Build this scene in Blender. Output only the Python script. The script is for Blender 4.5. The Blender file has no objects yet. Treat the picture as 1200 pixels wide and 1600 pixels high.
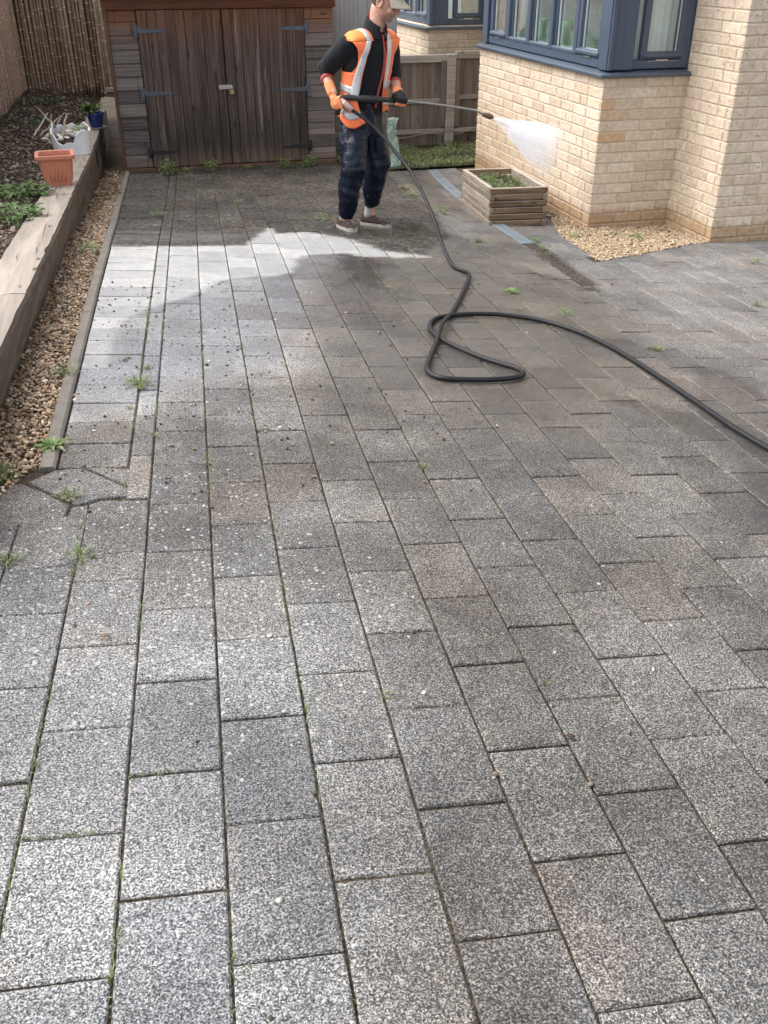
import bpy, bmesh, math, random
import numpy as np
from mathutils import Vector, Matrix, noise as mnoise
S = bpy.context.scene
COL = S.collection
RND = random.Random(7)
PI = math.pi

# ------------------------------------------------------------------ camera, world, sun, exposure
cam = bpy.data.cameras.new('camera'); cam_o = bpy.data.objects.new('camera', cam); COL.objects.link(cam_o)
cam.sensor_fit = 'VERTICAL'; cam.sensor_height = 36.0; cam.lens = 36.0 * 1469.4 / 1600.0
cam.clip_start = 0.05; cam.clip_end = 500
_y, _p = math.radians(15.07), math.radians(30.88)
cam_o.location = (-3.481, -6.796, 1.922)
_f = Vector((math.sin(_y) * math.cos(_p), math.cos(_y) * math.cos(_p), -math.sin(_p)))
cam_o.rotation_euler = _f.to_track_quat('-Z', 'Y').to_euler()
S.camera = cam_o
S.render.resolution_x, S.render.resolution_y = 768, 1024

SUN_EL, SUN_AZ = math.radians(52), math.radians(295)      # compass azimuth: 0 = +Y, 90 = +X
world = bpy.data.worlds.new("World"); S.world = world; world.use_nodes = True
wn = world.node_tree.nodes; wl = world.node_tree.links; wn.clear()
sky = wn.new('ShaderNodeTexSky'); sky.sky_type = 'NISHITA'; sky.sun_disc = False
sky.sun_elevation = SUN_EL; sky.sun_rotation = SUN_AZ; sky.air_density = 1.0; sky.dust_density = 4.0; sky.ozone_density = 1.0
hs = wn.new('ShaderNodeHueSaturation'); hs.inputs['Saturation'].default_value = 0.30
bg = wn.new('ShaderNodeBackground'); bg.inputs['Strength'].default_value = 0.15
wo = wn.new('ShaderNodeOutputWorld')
wl.new(sky.outputs[0], hs.inputs['Color']); wl.new(hs.outputs[0], bg.inputs['Color']); wl.new(bg.outputs[0], wo.inputs['Surface'])
sun = bpy.data.lights.new('sun', 'SUN'); sun.energy = 0.60; sun.angle = math.radians(60); sun.color = (1.0, 0.985, 0.965)
sun_o = bpy.data.objects.new('sun', sun); COL.objects.link(sun_o)
_s = Vector((math.sin(SUN_AZ) * math.cos(SUN_EL), math.cos(SUN_AZ) * math.cos(SUN_EL), math.sin(SUN_EL)))
sun_o.rotation_euler = (-_s).to_track_quat('-Z', 'Y').to_euler(); sun_o.location = (-4, 3, 8)
S.view_settings.view_transform = 'Standard'; S.view_settings.look = 'None'
S.view_settings.exposure = 1.45
S.cycles.volume_bounces = 8; S.cycles.volume_step_rate = 0.5; S.view_settings.gamma = 1.0; S.view_settings.use_curve_mapping = False

# ------------------------------------------------------------------ helpers: tags
def tag(o, label=None, cat=None, group=None, kind=None):
    if label: o['label'] = label
    if cat: o['category'] = cat
    if group: o['group'] = group
    if kind: o['kind'] = kind
    return o
def empty(name, loc=(0, 0, 0), rz=0.0):
    o = bpy.data.objects.new(name, None); COL.objects.link(o)
    o.location = loc; o.rotation_euler = (0, 0, rz); o.empty_display_size = 0.05
    return o

# ------------------------------------------------------------------ helpers: materials
class NT:
    def __init__(s, name):
        s.m = bpy.data.materials.new(name); s.m.use_nodes = True
        s.t = s.m.node_tree; s.n = s.t.nodes; s.l = s.t.links
        s.b = s.n['Principled BSDF']; s.out = s.n['Material Output']
    def put(s, sock, v):
        if isinstance(v, bpy.types.NodeSocket): s.l.new(v, sock)
        elif isinstance(v, (tuple, list)) and sock.type == 'RGBA': sock.default_value = (v[0], v[1], v[2], 1)
        else: sock.default_value = v
    def set(s, **k):
        for a, v in k.items(): s.put(s.b.inputs[a.replace('_', ' ')], v)
    def co(s, scale=(1, 1, 1), rot=(0, 0, 0), loc=(0, 0, 0)):
        c = s.n.new('ShaderNodeTexCoord'); m = s.n.new('ShaderNodeMapping')
        m.inputs['Scale'].default_value = scale; m.inputs['Rotation'].default_value = rot; m.inputs['Location'].default_value = loc
        s.l.new(c.outputs['Object'], m.inputs[0]); return m.outputs[0]
    def noise(s, vec, scale=5, detail=3, rough=0.55, dist=0.0):
        n = s.n.new('ShaderNodeTexNoise'); s.l.new(vec, n.inputs['Vector'])
        n.inputs['Scale'].default_value = scale; n.inputs['Detail'].default_value = detail
        n.inputs['Roughness'].default_value = rough; n.inputs['Distortion'].default_value = dist
        return n.outputs['Fac']
    def vor(s, vec, scale=5, feat='F1', out='Distance', rand=1.0):
        n = s.n.new('ShaderNodeTexVoronoi'); n.feature = feat; s.l.new(vec, n.inputs['Vector'])
        n.inputs['Scale'].default_value = scale; n.inputs['Randomness'].default_value = rand
        return n.outputs[out]
    def math(s, op, a, b=0.0, c=0.0, clamp=False):
        n = s.n.new('ShaderNodeMath'); n.operation = op; n.use_clamp = clamp
        s.put(n.inputs[0], a); s.put(n.inputs[1], b)
        if len(n.inputs) > 2: s.put(n.inputs[2], c)
        return n.outputs[0]
    def ss(s, v, a, b, lo=0.0, hi=1.0):
        n = s.n.new('ShaderNodeMapRange'); n.interpolation_type = 'SMOOTHSTEP'
        s.put(n.inputs['Value'], v); n.inputs['From Min'].default_value = a; n.inputs['From Max'].default_value = b
        n.inputs['To Min'].default_value = lo; n.inputs['To Max'].default_value = hi
        return n.outputs['Result']
    def mix(s, f, a, b, mode='MIX'):
        n = s.n.new('ShaderNodeMix'); n.data_type = 'RGBA'; n.blend_type = mode
        s.put(n.inputs[0], f); s.put(n.inputs[6], a); s.put(n.inputs[7], b)
        return n.outputs[2]
    def ramp(s, v, stops):
        n = s.n.new('ShaderNodeValToRGB'); e = n.color_ramp.elements
        while len(e) < len(stops): e.new(0.5)
        for i, (p, c) in enumerate(stops):
            e[i].position = p; e[i].color = (c[0], c[1], c[2], 1)
        s.put(n.inputs[0], v); return n.outputs[0]
    def attr(s, name):
        n = s.n.new('ShaderNodeAttribute'); n.attribute_name = name; return n
    def sep(s, v):
        n = s.n.new('ShaderNodeSeparateXYZ'); s.put(n.inputs[0], v); return n.outputs
    def sepc(s, v):
        n = s.n.new('ShaderNodeSeparateColor'); s.put(n.inputs[0], v); return n.outputs
    def bump(s, h, strength=0.3, dist=0.01):
        n = s.n.new('ShaderNodeBump'); n.inputs['Strength'].default_value = strength; n.inputs['Distance'].default_value = dist
        s.l.new(h, n.inputs['Height']); s.l.new(n.outputs[0], s.b.inputs['Normal'])
    def tone(s): return s.sepc(s.attr('tone').outputs['Color'])[0]

def mat_plain(name, c, rough=0.6, var=0.12, scale=30, bump=0.15, metallic=0.0, spec=0.5, coat=0.0, bdist=0.003):
    t = NT(name); v = t.co()
    n = t.noise(v, scale, 5, 0.6); n2 = t.noise(v, scale * 0.17, 3)
    f = t.math('ADD', t.math('MULTIPLY', n, 0.6), t.math('MULTIPLY', n2, 0.4))
    f = t.ss(f, 0.3, 0.7)
    f = t.math('ADD', t.math('MULTIPLY', f, 0.7), t.math('MULTIPLY', t.tone(), 0.3))
    col = t.mix(f, tuple(x * (1 - var) for x in c), tuple(min(1, x * (1 + var)) for x in c))
    t.set(Base_Color=col, Roughness=t.ss(n, 0.2, 0.8, max(0.03, rough - 0.1), min(1, rough + 0.1)), Metallic=metallic)
    t.b.inputs['Specular IOR Level'].default_value = spec
    t.b.inputs['Coat Weight'].default_value = coat
    if bump: t.bump(n, bump, bdist)
    return t.m

def mat_wood(name, dark, light, axis='z', grain=1.0, rough=0.75, knots=True, zramp=None, top=None, spec=0.3, tone=0.5, silver=None):
    """weathered timber: long streaks along one axis, a tone of its own for each board"""
    t = NT(name)
    long, cross = 2.2 * grain, 75 * grain
    sc = {'x': (long, cross, cross), 'y': (cross, long, cross), 'z': (cross, cross, long)}[axis]
    tn = t.tone()
    base = t.n.new('ShaderNodeTexCoord').outputs['Object']
    off = t.n.new('ShaderNodeVectorMath'); off.operation = 'ADD'
    cmb = t.n.new('ShaderNodeCombineXYZ'); 
    for i in range(3): t.put(cmb.inputs[i], t.math('MULTIPLY', tn, 3.7 + i))
    t.l.new(base, off.inputs[0]); t.l.new(cmb.outputs[0], off.inputs[1])
    mp = t.n.new('ShaderNodeMapping'); mp.inputs['Scale'].default_value = sc; t.l.new(off.outputs[0], mp.inputs[0])
    g = t.noise(mp.outputs[0], 1.0, 6, 0.65, 0.6)
    mp2 = t.n.new('ShaderNodeMapping'); mp2.inputs['Scale'].default_value = tuple(x * 0.22 for x in sc); t.l.new(off.outputs[0], mp2.inputs[0])
    g2 = t.noise(mp2.outputs[0], 1.0, 4, 0.6, 1.2)
    f = t.math('ADD', t.math('MULTIPLY', g, 0.55), t.math('MULTIPLY', g2, 0.45))
    f = t.ss(f, 0.33, 0.68)
    f = t.math('ADD', t.math('MULTIPLY', f, 1 - tone * 0.5), t.math('MULTIPLY', t.math('SUBTRACT', tn, 0.25), tone), clamp=True)
    col = t.mix(f, dark, light)
    if zramp:
        z = t.sep(base)[2]
        zz = t.math('ADD', z, t.math('MULTIPLY', t.math('SUBTRACT', g2, 0.5), 0.45))
        for (a, b, c, amt) in zramp:
            w = t.math('MULTIPLY', t.ss(zz, a, b), amt)
            tinted = t.mix(f, tuple(x * 0.45 for x in c), c)
            col = t.mix(w, col, tinted)
    if silver:
        ms = t.n.new('ShaderNodeMapping'); ms.inputs['Scale'].default_value = tuple(x * .5 for x in sc); t.l.new(off.outputs[0], ms.inputs[0])
        col = t.mix(t.math('MULTIPLY', t.ss(t.noise(ms.outputs[0], 1.0, 5, .7, 1.0), .56, .70), .7), col, silver)
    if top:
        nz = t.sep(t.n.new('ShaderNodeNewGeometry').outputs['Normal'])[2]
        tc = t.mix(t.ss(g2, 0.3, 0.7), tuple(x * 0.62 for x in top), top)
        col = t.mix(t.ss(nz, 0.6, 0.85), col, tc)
    if knots:
        mk = t.n.new('ShaderNodeMapping'); mk.inputs['Scale'].default_value = tuple(3.2 if x < 10 else 11 for x in sc); t.l.new(off.outputs[0], mk.inputs[0])
        k = t.vor(mk.outputs[0], 1.0)
        col = t.mix(t.ss(k, 0.16, 0.05, 0, 0.75), col, tuple(x * 0.3 for x in dark))
    crack = t.ss(g, 0.36, 0.28, 0, 0.7)
    col = t.mix(crack, col, tuple(x * 0.25 for x in dark))
    t.set(Base_Color=col, Roughness=t.ss(g, 0.2, 0.8, rough + 0.1, rough - 0.1))
    t.b.inputs['Specular IOR Level'].default_value = spec
    t.bump(g, 0.45, 0.004)
    return t.m

# ------------------------------------------------------------------ helpers: mesh builder
class MB:
    def __init__(s): s.v = []; s.f = []; s.mi = []; s.t = []; s.sm = []; s.cur = 0.5
    def tone(s, t=None): s.cur = RND.random() if t is None else t; return s
    def add(s, vs, fs, mi=0, smooth=False):
        o = len(s.v); s.v += [tuple(p) for p in vs]; s.t += [s.cur] * len(vs)
        s.f += [tuple(i + o for i in f) for f in fs]; s.mi += [mi] * len(fs); s.sm += [smooth] * len(fs)
        return o
    def box(s, c, d, rot=None, ch=0.0, mi=0):
        """box with chamfered edges: centre c, full size d, 3x3 rot"""
        hx, hy, hz = d[0] / 2, d[1] / 2, d[2] / 2
        R = rot if rot is not None else Matrix.Identity(3); c = Vector(c)
        ch = min(ch, hx * 0.45, hy * 0.45, hz * 0.45)
        if ch <= 0:
            vs = [c + R @ Vector((x * hx, y * hy, z * hz)) for z in (-1, 1) for y in (-1, 1) for x in (-1, 1)]
            s.add(vs, [(0, 2, 3, 1), (4, 5, 7, 6), (0, 1, 5, 4), (2, 6, 7, 3), (0, 4, 6, 2), (1, 3, 7, 5)], mi); return
        vs = []; idx = {}
        for z in (-1, 1):
            for y in (-1, 1):
                for x in (-1, 1):
                    for a in range(3):
                        p = [x * (hx - ch), y * (hy - ch), z * (hz - ch)]; p[a] = (x * hx, y * hy, z * hz)[a]
                        idx[(x, y, z, a)] = len(vs); vs.append(c + R @ Vector(p))
        fs = []
        for a in range(3):
            b, e = [(1, 2), (2, 0), (0, 1)][a]
            for sg in (-1, 1):
                q = []
                for (p1, p2) in ((-1, -1), (1, -1), (1, 1), (-1, 1)):
                    k = [0, 0, 0]; k[a] = sg; k[b] = p1; k[e] = p2; q.append(idx[(k[0], k[1], k[2], a)])
                fs.append(tuple(q) if sg > 0 else tuple(reversed(q)))
        for a in range(3):
            b, e = [(1, 2), (2, 0), (0, 1)][a]
            for s1 in (-1, 1):
                for s2 in (-1, 1):
                    def kk(av, f):
                        k = [0, 0, 0]; k[a] = av; k[b] = s1; k[e] = s2; return idx[(k[0], k[1], k[2], f)]
                    q = (kk(-1, b), kk(1, b), kk(1, e), kk(-1, e))
                    fs.append(q if s1 * s2 < 0 else tuple(reversed(q)))
        for x in (-1, 1):
            for y in (-1, 1):
                for z in (-1, 1):
                    q = (idx[(x, y, z, 0)], idx[(x, y, z, 1)], idx[(x, y, z, 2)])
                    fs.append(q if x * y * z > 0 else tuple(reversed(q)))
        s.add(vs, fs, mi)
    def tube(s, pts, rad, n=8, mi=0, smooth=True, caps=True):
        pts = [Vector(p) for p in pts]; m = len(pts)
        rad = rad if isinstance(rad, (list, tuple)) else [rad] * m
        vs = []; up = None
        for i, p in enumerate(pts):
            d = (pts[min(i + 1, m - 1)] - pts[max(i - 1, 0)])
            d = d.normalized() if d.length > 1e-9 else Vector((0, 0, 1))
            if up is None: up = d.orthogonal().normalized()
            up = (up - d * up.dot(d)); up = up.normalized() if up.length > 1e-6 else d.orthogonal().normalized()
            w = d.cross(up)
            for k in range(n):
                a = 2 * PI * k / n; vs.append(p + (up * math.cos(a) + w * math.sin(a)) * rad[i])
        fs = [(i * n + k, i * n + (k + 1) % n, (i + 1) * n + (k + 1) % n, (i + 1) * n + k) for i in range(m - 1) for k in range(n)]
        if caps: fs += [tuple(range(n - 1, -1, -1)), tuple(range((m - 1) * n, m * n))]
        s.add(vs, fs, mi, smooth)
    def loft(s, rings, mi=0, smooth=True, caps=True, closed=True):
        n = len(rings[0]); vs = [p for r in rings for p in r]; fs = []
        for i in range(len(rings) - 1):
            for k in range(n if closed else n - 1):
                fs.append((i * n + k, i * n + (k + 1) % n, (i + 1) * n + (k + 1) % n, (i + 1) * n + k))
        if caps and closed: fs += [tuple(range(n - 1, -1, -1)), tuple(range((len(rings) - 1) * n, len(rings) * n))]
        s.add(vs, fs, mi, smooth)
    def capsule(s, pts, rad, n=14, mi=0):
        """tapered rounded limb along a polyline"""
        pts = [Vector(p) for p in pts]; P = []; R = []
        d0 = (pts[0] - pts[1]).normalized(); d1 = (pts[-1] - pts[-2]).normalized()
        for a in (80, 55, 28): P.append(pts[0] + d0 * rad[0] * math.sin(math.radians(a))); R.append(rad[0] * math.cos(math.radians(a)))
        P += pts; R += list(rad)
        for a in (28, 55, 80): P.append(pts[-1] + d1 * rad[-1] * math.sin(math.radians(a))); R.append(rad[-1] * math.cos(math.radians(a)))
        s.tube(P, R, n, mi)
    def ell(s, c, r, rot=None, n=14, m=9, mi=0):
        R = rot if rot is not None else Matrix.Identity(3); c = Vector(c); rings = []
        for i in range(1, m):
            a = PI * i / m - PI / 2
            rings.append([c + R @ Vector((r[0] * math.cos(a) * math.cos(2 * PI * k / n), r[1] * math.cos(a) * math.sin(2 * PI * k / n), r[2] * math.sin(a))) for k in range(n)])
        s.loft(rings, mi)
    def mesh(s, name):
        me = bpy.data.meshes.new(name); me.from_pydata(s.v, [], s.f)
        me.polygons.foreach_set('material_index', s.mi); me.polygons.foreach_set('use_smooth', s.sm)
        a = me.attributes.new('tone', 'FLOAT_COLOR', 'POINT')
        t = np.ones((len(s.v), 4), np.float32); t[:, :3] = np.array(s.t, np.float32)[:, None]
        a.data.foreach_set('color', t.ravel()); me.update(); return me
    def build(s, name, mats, parent=None):
        mats = mats if isinstance(mats, (list, tuple)) else [mats]
        me = s.mesh(name)
        for m in mats: me.materials.append(m)
        o = bpy.data.objects.new(name, me); COL.objects.link(o)
        if parent: o.parent = parent
        return o
def world_part(o, parent):
    """parent a part built in world coordinates to a thing without moving it"""
    bpy.context.view_layer.update()
    o.parent = parent; o.matrix_parent_inverse = parent.matrix_world.inverted(); return o

def frame(z, x=None):
    """3x3 with local z along z and local x near x"""
    z = Vector(z).normalized(); x = Vector(x if x is not None else z.orthogonal())
    x = (x - z * x.dot(z)).normalized(); y = z.cross(x)
    return Matrix((x, y, z)).transposed()
def nz(x, y, z=0.0, s=1.0): return mnoise.noise(Vector((x * s, y * s, z * s)))

# ------------------------------------------------------------------ the lie of the land
def sst(a, b, t):
    t = min(1, max(0, (t - a) / (b - a))); return t * t * (3 - 2 * t)
def gz(x, y):
    """height of the paved drive: it falls away from the camera and towards the drain by the house"""
    t = x + 0.3; soft = 0.5 * (t - math.sqrt(t * t + .05))
    k = 1 - .25 * sst(-.8, .4, x)
    pl = .0474 + .02235 - .0745 * soft - .03 * (t - soft) - .0552 * max(-14, y) * k - .012
    return pl * (1 - min(1, max(0, (y + .6) / 4.0)) ** 1.25)
TH = .0787; CT, ST = math.cos(TH), math.sin(TH)
def uv2(u, v): return (u * CT + v * ST, -u * ST + v * CT)
def to_uv(x, y): return (x * CT - y * ST, x * ST + y * CT)
def kerb_x(y):
    T = ((-4.1, -3.823), (-3.47, -3.789), (-2.51, -3.734), (-1.78, -3.691), (-.90, -3.635), (-.09, -3.594), (.97, -3.549), (2.15, -3.489), (2.95, -3.439), (3.6, -3.388))
    if y <= T[0][0]: return T[0][1]
    for a, b in zip(T[:-1], T[1:]):
        if y <= b[0]: return a[1] + (b[1] - a[1]) * (y - a[0]) / (b[0] - a[0])
    return T[-1][1]
def wall_x(y): return -3.80 + .0505 * y
def wall_z(y): return .523 - .055 * (y if y < 3.4 else 3.4 + (y - 3.4) * .15)

# ------------------------------------------------------------------ materials of the ground
def mat_paver():
    t = NT('exposed_aggregate_paver'); v = t.co()
    A = t.sepc(t.attr('maskA').outputs['Color']); wet = t.attr('maskA').outputs['Alpha']
    nb = t.attr('maskB'); B = t.sepc(nb.outputs['Color']); B_a = nb.outputs['Alpha']
    clean, dark, brown = A[0], A[1], A[2]
    lich, tn, pale = B[0], B[1], B[2]
    warp = t.n.new('ShaderNodeVectorMath'); warp.operation = 'ADD'
    nv = t.n.new('ShaderNodeTexNoise'); nv.inputs['Scale'].default_value = 150; nv.inputs['Detail'].default_value = 1; t.l.new(v, nv.inputs['Vector'])
    sc = t.n.new('ShaderNodeVectorMath'); sc.operation = 'SCALE'; sc.inputs['Scale'].default_value = 0.006
    t.l.new(nv.outputs['Color'], sc.inputs[0]); t.l.new(v, warp.inputs[0]); t.l.new(sc.outputs[0], warp.inputs[1])
    wv = warp.outputs[0]
    g1 = t.sepc(t.vor(wv, 385, 'F1', 'Color'))            # grain by grain
    g2 = t.noise(wv, 280, 4, 0.7)
    grain = t.math('ADD', t.math('MULTIPLY', g1[0], 0.42), t.math('MULTIPLY', t.ss(g2, 0.36, 0.64), 0.58))
    big = t.noise(v, 2.3, 5, 0.62); mid = t.noise(v, 14, 5, 0.65); fine = t.noise(v, 60, 4, 0.7)
    # unwashed surface: dark grime between pale grains
    dirtc = t.ramp(grain, [(0.16, (.011, .0102, .009)), (0.40, (.036, .0335, .030)), (0.60, (.104, .097, .087)), (0.88, (.33, .308, .278))])
    palec = t.ramp(grain, [(0.16, (.036, .037, .040)), (0.36, (.115, .116, .119)), (0.58, (.285, .285, .284)), (0.84, (.62, .617, .605))])  # paler grain colours, also carry the painted sky sheen
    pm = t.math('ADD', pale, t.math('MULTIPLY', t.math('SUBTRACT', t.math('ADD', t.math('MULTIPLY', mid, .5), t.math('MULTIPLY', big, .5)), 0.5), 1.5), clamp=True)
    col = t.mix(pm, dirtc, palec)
    # brown slime
    bm = t.math('MULTIPLY', brown, t.ss(t.math('ADD', big, t.math('MULTIPLY', mid, 0.5)), 0.45, 0.95, 0.3, 1.0))
    col = t.mix(t.math('MULTIPLY', bm, 0.62), col, t.mix(1.0, col, (.74, .60, .46), 'MULTIPLY'))
    br2 = t.ramp(grain, [(0.1, (.030, .025, .020)), (0.5, (.105, .090, .074)), (0.9, (.26, .235, .205))])
    col = t.mix(t.math('MULTIPLY', bm, 0.55), col, br2)
    # black wet grime at the far end
    lump = t.ss(t.noise(v, 33, 5, .7), .30, .70); dk = t.ramp(t.math('ADD', t.math('MULTIPLY', grain, 0.56), t.math('MULTIPLY', lump, 0.44)), [(0.20, (.010, .0085, .007)), (0.46, (.042, .0365, .031)), (0.62, (.100, .089, .076)), (0.86, (.29, .268, .24))])
    dm = t.math('MULTIPLY', dark, t.ss(t.math('ADD', big, t.math('MULTIPLY', fine, 0.35)), 0.4, 0.8, 0.80, 1.0))
    col = t.mix(dm, col, dk)
    # washed clean
    cl = t.ramp(t.math('ADD', t.math('MULTIPLY', grain, 0.55), t.math('MULTIPLY', mid, 0.45)), [(0.15, (.15, .15, .147)), (0.42, (.29, .288, .283)), (0.75, (.44, .437, .43))])
    col = t.mix(clean, col, cl)
    hue = t.math('FRACT', t.math('MULTIPLY', tn, 7.31)); ncl = t.math('SUBTRACT', 1.0, clean)
    col = t.mix(t.math('MULTIPLY', t.ss(hue, .62, .95, 0, .34), ncl), col, t.mix(1.0, col, (1.05, .90, .78), 'MULTIPLY'))
    col = t.mix(t.math('MULTIPLY', t.ss(hue, .34, .05, 0, .38), ncl), col, t.mix(1.0, col, (.84, .87, .93), 'MULTIPLY'))
    edge = t.math('MULTIPLY', t.math('POWER', t.attr('edge').outputs['Fac'], 2.5), t.ss(t.noise(v, 21, 4, .7), .42, .66))
    col = t.mix(t.math('MULTIPLY', edge, .55), col, t.mix(1.0, col, (1.55, 1.52, 1.46), 'MULTIPLY'))
    # one paver is lighter or darker than the next; blotches and soil
    col = t.mix(1.0, col, t.mix(tn, (.84, .84, .85), (1.27, 1.26, 1.24)), 'MULTIPLY')
    blot = t.ss(big, 0.30, 0.70)
    col = t.mix(t.math('MULTIPLY', t.math('SUBTRACT', 1.0, clean), 0.6), col, t.mix(1.0, col, t.mix(blot, (.66, .66, .67), (1.26, 1.25, 1.22)), 'MULTIPLY'))
    sw = t.noise(v, 1.05, 6, .68, .8); sb = t.noise(t.co((1, 1, 1), (0, 0, .3), (3.3, 7.1, 0)), 1.6, 5, .66, .5)
    soil = t.math('MULTIPLY', t.ss(t.math('ADD', sw, t.math('MULTIPLY', mid, .22)), .56, .74), t.math('SUBTRACT', 1.0, clean))
    col = t.mix(t.math('MULTIPLY', soil, .34), col, t.mix(1.0, col, (.46, .45, .45), 'MULTIPLY'))
    rust = t.math('MULTIPLY', t.ss(t.math('ADD', sb, t.math('MULTIPLY', mid, .25)), .62, .80), t.math('SUBTRACT', 1.0, clean))
    col = t.mix(t.math('MULTIPLY', rust, .26), col, t.mix(1.0, col, (1.02, .80, .60), 'MULTIPLY'))
    # crusts of lichen, strong in one patch, scattered elsewhere
    lv = t.n.new('ShaderNodeTexVoronoi'); lv.inputs['Scale'].default_value = 66; t.l.new(wv, lv.inputs['Vector'])
    cell = t.sepc(lv.outputs['Color'])[0]
    spot = t.math('MULTIPLY', t.math('LESS_THAN', lv.outputs['Distance'], t.math('MULTIPLY', t.math('ADD', t.math('MULTIPLY', fine, .7), t.math('MULTIPLY', t.sepc(lv.outputs['Color'])[1], 0.5)), 0.42)),
                  t.math('LESS_THAN', cell, t.math('ADD', t.math('MULTIPLY', lich, 0.50), 0.0004)))
    col = t.mix(t.math('MULTIPLY', spot, t.math('SUBTRACT', 0.75, t.math('MULTIPLY', clean, 0.7))), col, t.mix(fine, (.30, .30, .285), (.66, .655, .63)))
    moss = t.math('MULTIPLY', t.ss(t.noise(v, 9, 5, 0.7), 0.63, 0.78), t.math('MULTIPLY', t.math('SUBTRACT', 1.0, clean), 0.35))
    col = t.mix(moss, col, (.075, .085, .04))
    # water darkens stone and fills the dips between the grains
    wm = t.math('MULTIPLY', wet, t.ss(mid, 0.25, 0.6, 0.75, 1.0))
    col = t.mix(wm, col, t.mix(1.0, col, (.64, .65, .68), 'MULTIPLY'))
    rough = t.math('SUBTRACT', t.ss(g2, 0.2, 0.8, 0.78, 0.94), t.math('MULTIPLY', wm, t.ss(t.math('ADD', big, t.math('MULTIPLY', fine, 0.3)), 0.40, 0.80, 0.36, 0.62)))
    t.set(Base_Color=col, Roughness=rough)
    pud = B_a
    rough = t.math('SUBTRACT', rough, t.math('MULTIPLY', pud, .40), clamp=True); rough = t.math('MAXIMUM', rough, .07)
    t.set(Roughness=rough); t.put(t.b.inputs['Specular IOR Level'], t.math('SUBTRACT', .5, t.math('MULTIPLY', dark, .34)))
    h = t.math('ADD', t.math('MULTIPLY', grain, 0.7), t.math('MULTIPLY', fine, 0.5))
    bn = t.n.new('ShaderNodeBump'); bn.inputs['Distance'].default_value = 0.0035
    t.put(bn.inputs['Strength'], t.math('SUBTRACT', 0.70, t.math('MAXIMUM', t.math('MULTIPLY', wm, 0.5), t.math('MULTIPLY', pud, .66))))
    t.l.new(h, bn.inputs['Height']); t.l.new(bn.outputs[0], t.b.inputs['Normal'])
    return t.m
def mat_soil(name, a, b, scale=60):
    t = NT(name); v = t.co()
    n = t.noise(v, scale, 6, 0.72); n2 = t.noise(v, 3.1, 4, 0.6); c = t.vor(v, scale * 1.4, 'F1', 'Color')
    f = t.math('ADD', t.math('MULTIPLY', n, 0.6), t.math('MULTIPLY', t.sepc(c)[0], 0.4))
    col = t.mix(t.ss(f, 0.3, 0.75), a, b)
    col = t.mix(t.ss(n2, 0.35, 0.7), col, t.mix(1.0, col, (.6, .58, .55), 'MULTIPLY'))
    t.set(Base_Color=col, Roughness=0.95); t.b.inputs['Specular IOR Level'].default_value = 0.2
    t.bump(f, 0.9, 0.015); return t.m
def mat_tones(name, cols, rough=0.7, spec=0.35, bump=0.2, scale=120, trans=0.0):
    """each piece takes its own colour from a set"""
    t = NT(name); v = t.co(); n = t.noise(v, scale, 4, 0.6)
    k = len(cols); col = t.ramp(t.tone(), [((i + 0.5) / k, c) for i, c in enumerate(cols)])
    col = t.mix(1.0, col, t.mix(n, (.72, .72, .72), (1.25, 1.25, 1.25)), 'MULTIPLY')
    t.set(Base_Color=col, Roughness=rough); t.b.inputs['Specular IOR Level'].default_value = spec
    if trans:
        t.b.inputs['Subsurface Weight'].default_value = 0.0
        tr = t.n.new('ShaderNodeBsdfTranslucent'); t.l.new(col, tr.inputs[0])
        mx = t.n.new('ShaderNodeMixShader'); mx.inputs[0].default_value = trans
        t.l.new(t.b.outputs[0], mx.inputs[1]); t.l.new(tr.outputs[0], mx.inputs[2]); t.l.new(mx.outputs[0], t.out.inputs['Surface'])
    if bump: t.bump(n, bump, 0.003)
    return t.m
M_PAVER = mat_paver()
M_JOINT = mat_soil('joint_sand', (.036, .028, .019), (.15, .118, .082), 130)
M_SOIL = mat_soil('dark_soil', (.022, .016, .012), (.115, .088, .066), 70)
M_EARTH = mat_soil('grassy_earth', (.025, .028, .014), (.10, .105, .055), 60)
M_KERB = mat_plain('concrete_edging', (.145, .128, .108), 0.85, 0.4, 55, 0.5)
M_GRAVEL = mat_tones('golden_gravel', [(.33, .22, .12), (.42, .31, .19), (.51, .41, .28), (.25, .15, .075), (.57, .50, .39), (.36, .26, .15)], 0.6)
M_GRAVEL_OLD = mat_tones('stained_gravel', [(.26, .155, .09), (.42, .28, .17), (.17, .105, .062), (.56, .42, .29), (.32, .20, .115), (.66, .56, .43), (.12, .08, .052)], 0.65)
M_LEAF = mat_tones('green_leaf', [(.06, .12, .028), (.095, .17, .045), (.14, .21, .065), (.08, .14, .035)], 0.5, 0.4, 0.1, 90, 0.3)
M_LEAF_PALE = mat_tones('pale_green_leaf', [(.13, .23, .065), (.20, .29, .10), (.11, .20, .06), (.25, .30, .13)], 0.5, 0.4, 0.1, 90, 0.3)
M_GRASS = mat_tones('grass_blade', [(.12, .17, .055), (.19, .25, .095), (.26, .29, .14), (.32, .30, .17)], 0.55, 0.35, 0.0, 90, 0.3)
M_LITTER = mat_tones('dead_leaves', [(.085, .05, .028), (.17, .105, .06), (.27, .18, .11), (.05, .032, .022), (.36, .27, .19)], 0.8, 0.25)
M_CHIP = mat_tones('bark_chips', [(.035, .026, .019), (.10, .072, .052), (.21, .155, .115), (.36, .29, .23), (.06, .045, .033)], 0.85, 0.25)
M_STONE = mat_tones('pale_stones', [(.52, .47, .40), (.66, .62, .55), (.40, .35, .29), (.74, .71, .66)], 0.8)

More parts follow.
